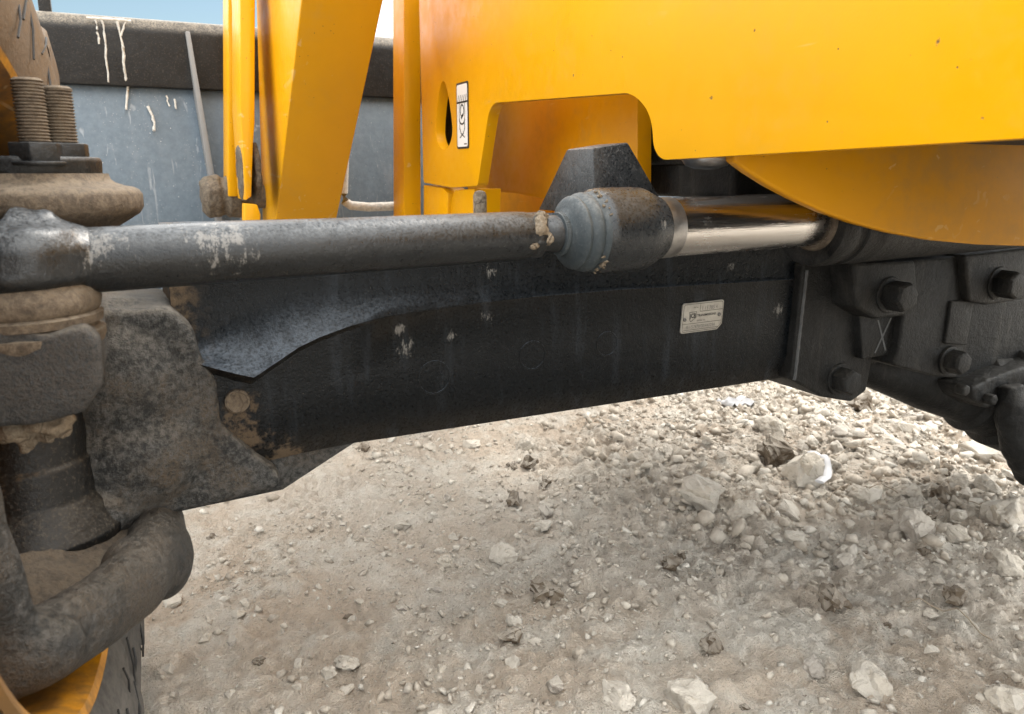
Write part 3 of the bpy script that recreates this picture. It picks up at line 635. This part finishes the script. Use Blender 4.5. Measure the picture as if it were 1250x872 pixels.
part('rim', G().lathe(WC, WC+Aw, rp, 96, cap=False), 'rim', wheel, label='muddy yellow wheel rim')
g = G()
for ang, r0, r1, t in ((-1.24, 0.335, 0.4, -0.06), (-1.14, 0.4, 0.435, 0.02), (-1.3, 0.38, 0.435, -0.06), (-1.38, 0.33, 0.37, 0.02), (-1.45, 0.36, 0.42, -0.06), (-1.56, 0.33, 0.39, 0.02), (-1.2, 0.37, 0.39, -0.06), (-1.64, 0.38, 0.435, 0.02), (-1.06, 0.405, 0.435, -0.06), (0.62, 0.37, 0.435, 0.02), (0.7, 0.36, 0.42, -0.06), (0.78, 0.33, 0.4, 0.02), (0.86, 0.38, 0.435, -0.06), (0.95, 0.34, 0.41, 0.02), (1.04, 0.36, 0.43, -0.06), (0.55, 0.4, 0.435, 0.02), (1.12, 0.32, 0.37, -0.06)):   # moulded marks on the sidewall
    part('sidewall_mark', G().tube([wp(ang, WH*1.022, r0), wp(ang+t*.5, WH*1.031, (r0+r1)/2), wp(ang+t, WH*1.014, r1)], .0012, 6), 'ink', wheel)

# ---- chassis side plate with the axle cut-out and a drop-shaped hole
XP = .62
def yz(x, y): p = at(x, y, X=XP); return (p.y, p.z)
out = [yz(517, 223), yz(550, 229), yz(583, 227), yz(598, 126), yz(772, 113), yz(796, 140), yz(798, 196), (.30, .668), (-.45, .675), (-.45, 1.16), (yz(517, 100)[0]+.015, 1.16)]
out = fillet(out, [.01, .3, .012, .045, .085, .25, .05, .5, 0, 0, 0], 10)
tear = []
cy_, cz_ = yz(541, 158)
for k in range(28):
    t = 2*math.pi*k/28; yv = math.cos(t); zv = math.sin(t)
    hw = .050*(1-.30*max(0, zv))
    tear.append((cy_-.004+yv*hw, cz_+(zv*.098 if zv > 0 else zv*.042)))
panel = sheet_with_holes('chassis_side_plate', [out, tear], lambda a, b: Vector((XP, a, b)), Vector((.022, 0, 0)), 'yellow', mach, .0025, 'smooth bright yellow chassis side plate with a cut-out for the axle')
# warning decal: hook and chain pictogram
d0 = at(564.5, 141.5, X=XP-.0012); DW, DH = .062, .128
def de(a, b, k=0.0): return Vector((XP-.0014-k, d0.y-a, d0.z+b))
ro = fillet([(-DW/2, -DH/2), (DW/2, -DH/2), (DW/2, DH/2), (-DW/2, DH/2)], .005)
decal = part('decal', G().prism([de(a, b) for a, b in ro], (.0012, 0, 0)), 'ink', mach, label='white tie-down pictogram sticker with a black border')
part('white_field', G().add([de(a*.88, b*.94, .0004) for a, b in ro], [tuple(range(len(ro)))]), 'white', decal, flat=True)
g = G(); t3 = lambda a, b: de(a, b, .0008)
stroke(g, [(-.026, .026), (.026, .026)], .0035, t3)
for k in range(5): stroke(g, [(-.022+k*.010, .027), (-.017+k*.010, .039)], .0022, t3)
for sx in (-1, 1): stroke(g, [(sx*.013, .026), (sx*.015, .005), (sx*.013, -.010)], .0018, t3); stroke(g, [(sx*.012, -.012), (sx*.013, -.024), (sx*.006, -.034), (-sx*.012, -.042)], .0024, t3)
stroke(g, [(.009*math.cos(t), .010+.011*math.sin(t)) for t in [2*math.pi*k/18 for k in range(19)]], .0028, t3)
stroke(g, [(.014*math.cos(t), -.006+.010*math.sin(t)) for t in [math.pi+math.pi*k/10 for k in range(11)]], .0030, t3)
stroke(g, [(-.003, -.004), (.003, .001)], .005, t3); stroke(g, [(.010, -.055), (.022, -.055)], .0022, t3)
part('pictogram', g, 'ink', decal, flat=True)
# inner frame plates seen through the cut-out
XI = .80
part('inner_plate', G().prism(pxpoly([(575, 60), (592, 228), (602, 234), (628, 236), (668, 244), (778, 256), (778, 60)], X=XI), (.03, 0, 0)), 'yellow_dirt_shade', mach, .002)
part('inner_plate', G().prism(pxpoly([(560, 200), (560, 300), (740, 300), (740, 200)], X=.90), (.03, 0, 0)), 'yellow_dirt_shade', mach, .002)
low = part('lower_bracket', G().prism(pxpoly([(517, 226), (540, 229.5), (547, 236), (545, 300), (517, 300)], X=XP+.004), (.05, 0, 0)), 'yellow', mach, .002)
part('bracket_tab', G().prism(pxpoly([(555, 232), (579, 230.5), (577, 300), (548, 300), (550, 246)], X=XP+.010), (.06, 0, 0)), 'yellow', low, .002)
c = at(586, 262, X=.60); part('grease_stud', G().lathe(c, c+Vector((0, 0, 1)), [(0, .013), (.035, .013), (.042, .010), (.045, .004)], 18), 'clot', low)
c = at(862, 206, X=.70); g = G().lathe(c+Vector((0, 0, .06)), c-Vector((0, 0, 1)), [(0, .034), (.047, .034), (.056, .028), (.060, .016), (.061, 0)], 40)
part('round_cover', g, 'steel', mach)
g = G().box((.85, .2, .69), (1.45, 1.30, 1.15)).box((.645, .10, .672), (1.3, .60, 1.10)).box((.86, .98, .60), (1.48, 1.52, 1.2)).box((.66, 1.64, .66), (.685, 1.84, 1.1)).box((.84, .78, .655), (1.4, 1.2, .9))  # engine mass, plus boxes added to shade the crossmember and block the hole
part('unseen_shade_box', G().box((.70, -.35, .46), (1.45, .36, .69)).prism([(.76, .36, .48), (1.3, .36, .48), (1.25, .36, .68), (.80, .36, .68)], (0, .04, 0)), 'blackdark', mach, .02, 3)  # unseen box added to keep light off the crossmember
eng_shade = part('engine_and_shade_boxes', g, 'blackdark', mach, .01, 3)
# crossmember plate with bowed lower edge
def cm(x, y):
    d = ray(x, y); k = (.735+.1*.65)/(d.y+.1*d.x); q = d*k; q.z += CAM_H; return q
arc = [cm(x, y) for x, y in ((896, 197), (915, 211), (940, 227), (970, 243), (1005, 259), (1045, 273), (1090, 285), (1140, 294), (1195, 299), (1260, 301), (1330, 300))]
poly = arc+[Vector((arc[-1].x, arc[-1].y, .82)), Vector((arc[0].x, arc[0].y, .82))]
part('crossmember', G().prism(poly, Vector((.1, 1, 0)).normalized()*.020), 'yellow_dirt_shade', mach, .004, 3, label='bowed yellow crossmember plate in shade under the side plate')
# tower post
def pxbox(pts, Y, dY): return G().prism(pxpoly(pts, Y=Y), (0, dY, 0))
part('tower_post', pxbox([(493, -260), (513, -260), (514, 310), (493, 310)], 1.86, .085), 'yellow', mach, .002, label='upright yellow tower post with scuffed paint')

# ---- loader arm, links, pipe
g = G().prism(pxpoly([(392, -200), (368, 0), (337, 265), (327, 350), (322, 350), (320.5, 265), (313, 0), (304, -200)], X=.30), (.142, 0, 0))
la = part('loader_arm', g, 'yellowarm', mach, .003, 3, label='yellow box-section loader arm reaching down to the bucket')
g = G()
link1 = part('tipping_link', pxbox([(278, -260), (290, -260), (290, 240), (279, 240)], 1.98, .11), 'yellowarm', mach, .003)
link2 = part('tipping_link', pxbox([(287, -150), (312, -150), (311, 150), (309, 176), (307, 240), (300, 245), (297, 190), (293, 130), (293, 0)], 1.78, .14), 'yellowarm', mach, .003)
c = at(300, 212, Y=1.80); g = G()
for dx, r in ((.004, .060), (.030, .066)):
    g.lathe(c+Vector((dx-.012, .05, 0)), c+Vector((1, .05, 0)), [(0, r*.8), (.002, r), (.013, r), (.015, r*.8)], 32)
cast('link_boss', g, 'mud', link2, .003, 3, .003, .03, 'worn muddy pivot boss')
part('link_tab', pxbox([(299, 249), (314, 250), (318, 262), (317, 300), (299, 300)], 1.74, .05), 'yellowarm', link2, .002)
c = at(262, 240, Y=2.04)
pin = cast('pivot_bush', G().lathe(c-Vector((.03, 0, 0)), c+Vector((1, 0, 0)), [(0, .035), (.012, .05), (.04, .05), (.042, .044), (.058, .044), (.060, .052), (.088, .052), (.09, .03), (.16, .03)], 32), 'mud', mach, .004, 2, .003, .03, 'brown muddy bush of the bucket pivot')
g = G().tube([at(421, 172, Y=2.0), at(420, 205, Y=2.0), at(419, 236, Y=2.0), at(421, 246, Y=2.0), at(428, 251, Y=2.0), at(450, 253, Y=2.0), at(500, 251, Y=2.0)], .0115, 14)
pipe = part('hydraulic_pipe', g, 'drip', mach, label='thin dusty hydraulic pipe with an elbow')
part('pipe_union', G().lathe(at(421, 176, Y=2.0), at(421, 150, Y=2.0), [(0, .012), (.003, .015), (.020, .015), (.022, .008), (.09, .008)], 14), 'drip', pipe)

# ---- bucket from behind
YB = 2.20
zt, zb = at(270, 27, Y=YB).z, at(270, 110, Y=YB).z
def extr(prof, x0, x1): return G().loft([[Vector((x, y, z)) for y, z in prof] for x in (x0, x1)], True, True)
prof = fillet([(YB+.16, zt-.03), (YB+.02, zt+.002), (YB-.005, zt-.03), (YB+.004, zb), (YB+.16, zb-.004)], [.01, .03, .03, .003, 0], 6)
bk = part('bucket', extr([(YB+.035, zb+.02), (YB+.022, zb-.02), (YB-.03, zb-.25), (YB-.04, zb-.45), (YB+.0, zb-.60), (YB+.12, zb-.70), (YB+.75, zb-.76), (YB+.75, zb-.745), (YB+.13, zb-.685), (YB+.015, zb-.59), (YB-.02, zb-.45), (YB-.01, zb-.25), (YB+.04, zb-.02), (YB+.053, zb+.02)], -.95, 1.7), 'bgrey', mach, .0, sharp=50, label='blue-grey worn steel loader bucket with a black top beam')
part('top_beam', extr(prof, -.95, 1.7), 'bblack', bk, 0, label='black top beam of the bucket with pale drips')
for x in (-.955, 1.7):
    part('bucket_side', extr([(YB-.045, zb-.45), (YB+.02, zt), (YB+.2, zt-.02), (YB+.78, zb-.6), (YB+.78, zb-.765), (YB+.12, zb-.71)], x, x+.02), 'bblack', bk, .002)
g = G()
p0, p1 = at(226, 38, Y=YB-.012), at(266, 285, Y=YB-.075)
g.prism([p0, p0+Vector((.011, 0, 0)), p1+Vector((.016, 0, 0)), p1], (0, .08, 0)); part('gusset', g, 'brightbar', bk, .003)
p0 = at(54, -5, Y=YB+.1); part('spill_guard', G().box((p0.x-.015, YB+.09, zt-.04), (p0.x+.012, YB+.12, zt+.16)), 'bblack', bk, .002)
random.seed(21)
def drip(pts, r):
    g = G(); P_ = []
    for x, y in pts:
        q = at(x, y, Y=YB-.004+max(0, y-40)*.00013) if y < 104 else at(x, y, Y=YB+.019-(y-110)*.00058); P_.append(q)
    n = len(P_); full = []
    for i in range(n-1):
        for k in range(4): full.append(P_[i].lerp(P_[i+1], k/4)+Vector((random.uniform(-.002, .002), 0, 0)))
    full.append(P_[-1]); g.tube(full, [r*.45*random.uniform(.7, 1.25) for _ in full], 8)
    part('dried_drip', g, 'drip', bk)
drip([(117, 24), (119, 40), (121, 54)], .006); drip([(124, 22), (129, 60), (133, 100), (135, 104)], .006); drip([(142, 26), (150, 58), (153, 96), (156, 110), (154, 134)], .007)
drip([(153, 26), (148, 44)], .005); drip([(180, 130), (187, 146), (188, 160)], .007); drip([(203, 117), (207, 130)], .005); drip([(212, 121), (215, 133)], .005); drip([(106, 22), (140, 24), (160, 26)], .007)

# ================================================================== stones
random.seed(4)
def rock_mesh(seed, rough=.10, flat=.65, cuts=2, n=16, chunky=False):
    rn = random.Random(seed); bm = bmesh.new()
    for k in range(n):
        v = Vector((rn.gauss(0, 1), rn.gauss(0, 1), rn.gauss(0, 1))).normalized()
        v = Vector((v.x*.5*rn.uniform(.8, 1), v.y*.5*rn.uniform(.62, .86), v.z*.5*flat*rn.uniform(.8, 1))); bm.verts.new(v)
    r = bmesh.ops.convex_hull(bm, input=bm.verts)
    bmesh.ops.delete(bm, geom=[g for g in r['geom_interior'] if isinstance(g, bmesh.types.BMVert)], context='VERTS')
    if cuts:
        bmesh.ops.bevel(bm, geom=bm.edges[:], offset=.05, segments=1, affect='EDGES', clamp_overlap=True)
        bmesh.ops.triangulate(bm, faces=bm.faces)
        bmesh.ops.subdivide_edges(bm, edges=bm.edges, cuts=cuts, use_grid_fill=True)
        off = Vector((seed*3.1, seed*1.7, 0))
        for v in bm.verts:
            nz = mnoise.fractal(v.co*3.2+off, 1.0, 2.0, 4)*rough+mnoise.noise(v.co*11+off)*rough*.35-abs(mnoise.noise(v.co*5.5-off))*rough*.5
            v.co += v.co.normalized()*nz*.6
    me = bpy.data.meshes.new('stone'); bmesh.ops.recalc_face_normals(bm, faces=bm.faces); bm.to_mesh(me); bm.free()
    me.polygons.foreach_set('use_smooth', [True]*len(me.polygons)); me.set_sharp_from_angle(angle=R(30))
    return me
BIG = [rock_mesh(k, .17, .72, 3, 20) for k in range(10)]; SM = [rock_mesh(40+k, .13, .62, 1, 14) for k in range(14)]
CLD = [rock_mesh(70+k, .26, .75, 2, 22) for k in range(5)]
cache = {}
def withmat(me, mat):
    k = (me.name, mat)
    if k not in cache:
        c_ = me.copy(); c_.materials.append(M[mat]); c_.name = 'stone' if mat != 'clod' else 'clod'; cache[k] = c_
    return cache[k]
used = []
def put_rock(name, me, mat, x, y, size, sink, label, group, cat='stone', sq=None):
    o = link(name, withmat(me, mat), None, None, label, cat, group)
    o.location = (x, y, float(height(x, y))+size*(sq if sq else .30)*(1-sink)-.002)
    o.rotation_euler = (random.uniform(-.35, .35), random.uniform(-.35, .35), random.uniform(0, 6.3)); o.scale = (size, size*random.uniform(.85, 1.1), size*random.uniform(.8, 1.1))
    used.append((x, y, size)); return o
SP = [  # px, py, width px, material, shape, name, label
    (612, 674, 46, 'stone', BIG[0], 'stone', 'pale angular limestone lying alone in the middle of the bare earth'),
    (666, 723, 40, 'clod', CLD[0], 'earth_clod', 'dark brown earth clod, the darkest lump on the open ground'),
    (1066, 832, 66, 'stone', BIG[1], 'stone', 'broad pale flat stone near the bottom edge, right of centre'),
    (938, 523, 44, 'stone', BIG[2], 'stone', 'whitish oblong stone just under the weld seam of the beam'),
    (985, 578, 66, 'stone', BIG[3], 'stone', 'whitish slab stone with a white plastic strap beside it'),
    (856, 603, 74, 'stone', BIG[4], 'stone', 'largest rough tan stone, at the left end of the rubble band'),
    (905, 620, 44, 'stone', BIG[5], 'stone', 'pale blocky stone right of the largest tan stone'),
    (1117, 640, 62, 'greystone', BIG[6], 'stone', 'dark grey angular stone in the rubble band, darkest of the stones'),
    (1031, 676, 34, 'greystone', BIG[7], 'stone', 'rounded grey stone at the near edge of the rubble band'),
    (970, 650, 34, 'stone', BIG[8], 'stone', 'smooth oval pale stone at the near edge of the rubble'),
    (1232, 626, 66, 'stone', BIG[9], 'stone', 'big tan stone cut by the right edge of the picture'),
    (1230, 694, 48, 'stone', BIG[2], 'stone', 'flat pale slab by the right edge, below the big tan stone'),
    (842, 848, 66, 'stone', BIG[4], 'stone', 'large crumbly pale stone at the bottom edge, right of the smaller block'),
    (752, 848, 50, 'stone', BIG[5], 'stone', 'pale block half buried at the bottom edge, middle of the picture'),
    (992, 806, 38, 'greystone', BIG[3], 'stone', 'grey three-cornered stone left of the broad pale flat stone'),
    (1234, 858, 56, 'stone', BIG[0], 'stone', 'pale stone in the bottom right corner'),
    (424, 808, 36, 'stone', BIG[7], 'stone', 'largest of three pale stones at lower left'),
    (400, 821, 24, 'stone', BIG[1], 'stone', 'middle one of three pale stones at lower left'),
    (373, 826, 17, 'stone', BIG[8], 'stone', 'smallest and leftmost of three pale stones at lower left'),
    (640, 543, 34, 'stone', BIG[6], 'stone', 'tan stone close below the beam, upper middle of the ground'),
    (647, 568, 24, 'clod', CLD[1], 'earth_clod', 'small dark clod just below the tan stone near the beam'),
    (628, 610, 24, 'clod', CLD[2], 'earth_clod', 'dark clod at the left of the little stone cluster'),
    (664, 641, 26, 'stone', BIG[9], 'stone', 'pale square stone at the foot of the little cluster'),
    (668, 613, 24, 'stone', BIG[1], 'stone', 'pale stone at the top of the little cluster'),
    (818, 686, 30, 'clod', CLD[3], 'earth_clod', 'flat brown clod left of the rubble band'),
    (625, 776, 30, 'clod', CLD[4], 'earth_clod', 'crumbling brown clod below the lone limestone'),
    (1018, 732, 36, 'clod', CLD[2], 'earth_clod', 'crumbling brown clod below the rubble band'),
    (1176, 585, 34, 'stone', BIG[5], 'stone', 'pale stone of the upper rubble, left of the big tan stone'),
    (1168, 653, 30, 'stone', BIG[8], 'stone', 'pale upright stone right of the dark grey stone'),
    (1052, 598, 38, 'stone', BIG[7], 'stone', 'tan flat stone beside the straw stalks'),
    (1108, 598, 34, 'stone', BIG[2], 'stone', 'pale stone behind the dark grey stone'),
    (1205, 590, 36, 'stone', BIG[6], 'stone', 'tan stone behind the big stone at the right edge'),
    (545, 686, 26, 'stone', BIG[3], 'stone', 'low tan stone left of the lone limestone'),
    (490, 640, 26, 'stone', BIG[9], 'stone', 'low pale stone in the left half of the bare earth'),
    (870, 783, 30, 'clod', CLD[0], 'earth_clod', 'tan brown clod above the large crumbly stone'),
    (1165, 735, 30, 'clod', CLD[1], 'earth_clod', 'reddish brown clod in the lower right field'),
]
for px, py, wd, mt, me_, nm, lb in SP:
    p = at(px, py+wd*.10, Z=0.0); d = (p-Vector((0, 0, CAM_H))).length
    put_rock(nm, me_, mt, p.x, p.y, wd*d/950*(1.15 if 'clod' in nm else 1.02), .10 if 'clod' in nm else .5, lb, None, 'clod' if 'clod' in nm else 'stone')
def dens(px, py):
    """how stony the ground is there: a rubble band at the right, loose chips elsewhere"""
    b = math.exp(-(((px-1060)/210)**2+((py-600)/75)**2))
    return .10+1.2*b+.35*math.exp(-((px-1150)/200)**2-((py-520)/60)**2)+.12*(py > 740)+.15*math.exp(-((px-660)/60)**2-((py-625)/50)**2)
cnt = 0; tries = 0
KINDS = [('stone', 'stone', 'small pale limestone chip, one of many loose in the rubble', 'loose limestone chips', SM, 'stone'), ('stone', 'greystone', 'small grey stone chip among the pale rubble', 'loose grey chips', SM, 'stone'), ('earth_clod', 'clod', 'small brown crumb of earth among the stones', 'loose earth crumbs', CLD, 'clod')]
while cnt < 264 and tries < 20000:
    tries += 1
    px, py = random.uniform(170, 1270), random.uniform(470, 880)
    if random.random() > dens(px, py) or py < 545-(px-440)*.15: continue
    p = at(px, py, Z=0); d = (p-Vector((0, 0, CAM_H))).length
    wd = min(48, random.lognormvariate(math.log(17), .40))*(1.35 if dens(px, py) > .6 else .9); size = wd*d/950
    if any((p.x-a)**2+(p.y-b)**2 < ((size+c)*.40)**2 for a, b, c in used): continue
    k = KINDS[0 if random.random() < .74 else 1 if random.random() < .55 else 2]
    put_rock(k[0], random.choice(k[4]), k[1], p.x, p.y, size, random.uniform(.5, .95), k[2], k[3], k[5]); cnt += 1
# gravel, crumbs and dust lumps: far too many to count
rg = np.random.default_rng(3)
def hullrock(seed):
    rn = random.Random(seed); bm = bmesh.new()
    for k in range(9):
        v = Vector((rn.gauss(0, 1), rn.gauss(0, 1), rn.gauss(0, 1))).normalized(); bm.verts.new((v.x*.5, v.y*.42, v.z*.32))
    r = bmesh.ops.convex_hull(bm, input=bm.verts)
    bmesh.ops.delete(bm, geom=[g for g in r['geom_interior'] if isinstance(g, bmesh.types.BMVert)], context='VERTS')
    bmesh.ops.triangulate(bm, faces=bm.faces); bm.verts.index_update()
    v = np.array([q.co[:] for q in bm.verts]); f = np.array([[q.index for q in fc_.verts] for fc_ in bm.faces]); bm.free(); return v, f
HR = [hullrock(k) for k in range(16)]
VS, FS, base = [], [], 0
def scatter(n, x0, x1, y0, y1, smin, smax, pw, band):
    global base
    x = rg.uniform(x0, x1, n); y = rg.uniform(y0, y1, n)
    pn = vnoise(x*4+2, y*4)+.5*vnoise(x*11, y*11)
    bnd = np.exp(-(((x-1.55)/.75)**2+((y-1.25-.25*(x-1.5))/.45)**2))
    keep = rg.random(n) < np.clip(.35+pn*1.1+band*bnd, .05, 1); x, y, bnd = x[keep], y[keep], bnd[keep]
    sz = smin+(smax-smin)*rg.random(len(x))**pw*(.55+.45*np.clip(bnd*band, 0, 1)); h = height(x, y)
    for k in range(len(HR)):
        i = np.arange(len(x))[k::len(HR)]; v, f = HR[k]; m = len(i)
        a = rg.uniform(0, 6.283, m); ca, sa = np.cos(a), np.sin(a); tl = rg.normal(0, .35, m)
        vx = v[None, :, 0]*ca[:, None]-v[None, :, 1]*sa[:, None]; vy = v[None, :, 0]*sa[:, None]+v[None, :, 1]*ca[:, None]
        vz = v[None, :, 2]+vx*tl[:, None]; s_ = sz[i][:, None]
        V = np.stack([x[i][:, None]+vx*s_, y[i][:, None]+vy*s_, h[i][:, None]+vz*s_+s_*.11], -1)
        VS.append(V.reshape(-1, 3)); FS.append((f[None]+(base+np.arange(m)*len(v))[:, None, None]).reshape(-1, 3)); base += m*len(v)
scatter(44000, -.3, 2.6, .40, 3.0, .003, .013, 2.4, .8)
scatter(30000, -.1, 1.9, .40, 2.2, .0028, .008, 1.6, .2)
scatter(20000, -.3, 2.9, .40, 3.2, .008, .032, 2.1, 1.2)
scatter(2600, .9, 2.5, .8, 2.4, .014, .050, 2.6, 3.0)
scatter(16000, -1.5, 5.5, 1.5, 7.0, .010, .060, 2.2, .6)
scatter(7000, -2.5, 3, -2.0, .40, .005, .035, 2.4, 0)
VV, FF = np.concatenate(VS), np.concatenate(FS)
me = bpy.data.meshes.new('gravel'); me.vertices.add(len(VV)); me.vertices.foreach_set('co', VV.ravel())
me.loops.add(FF.size); me.loops.foreach_set('vertex_index', FF.ravel()); me.polygons.add(len(FF)); me.polygons.foreach_set('loop_start', np.arange(len(FF))*3); me.update(); me.validate()
link('gravel', me, 'gravel', None, 'fine pale gravel and crumbs scattered over the earth', 'gravel', kind='stuff')

# ---- litter: plastic scrap, strap, straw stalks
p = at(899, 492, Z=.0); g = G(); rows = []
for i in range(9):
    rows.append([p+Vector(((i-4)*.012+.002*math.sin(j*3), (j-3)*.011, float(height(p.x, p.y))+.012+.010*mnoise.noise(Vector((i*.7, j*.7, 3)))+(.010 if i % 3 == 1 else 0))) for j in range(7)])
o = link('plastic_scrap', g.loft(rows).mesh('plastic_scrap', sharp=60), 'plastic', None, 'crumpled white plastic scrap on the ground below the beam', 'litter')
sm_ = o.modifiers.new('thickness', 'SOLIDIFY'); sm_.thickness = .0012
g = G(); pts = []
for k in range(14):
    t = k/13; q = at(990+20*math.sin(t*2.6), 553+t*34, Z=0.02); q.z = float(height(q.x, q.y))+.030+.008*math.sin(t*5); pts.append(q)
link('plastic_strap', g.tube(pts, [.010]*14, 8, .35).mesh('plastic_strap'), 'plastic', None, 'curved white plastic strap lying on a whitish slab stone', 'litter')
for x0, y0, x1, y1, lb in ((1010, 613, 1048, 596, 'short straw stalk slanting up beside the tan flat stone'), (1048, 607, 1096, 605, 'level straw stalk right of the slanting one'), (1015, 561, 1085, 559, 'long pale straw stalk behind the strap'), (1180, 616, 1230, 648, 'curved dry stalk in front of the big tan stone'), (1105, 745, 1210, 790, 'thin dry stalk across the lower right ground')):
    g = G(); pts = []
    for k in range(8):
        t = k/7; q = at(x0+(x1-x0)*t, y0+(y1-y0)*t-6*math.sin(math.pi*t), Z=0.0); q.z = float(height(q.x, q.y))+.012+.010*math.sin(math.pi*t); pts.append(q)
    link('straw_stalk', g.tube(pts, .0011, 6).mesh('straw_stalk'), 'wood', None, lb, 'straw')
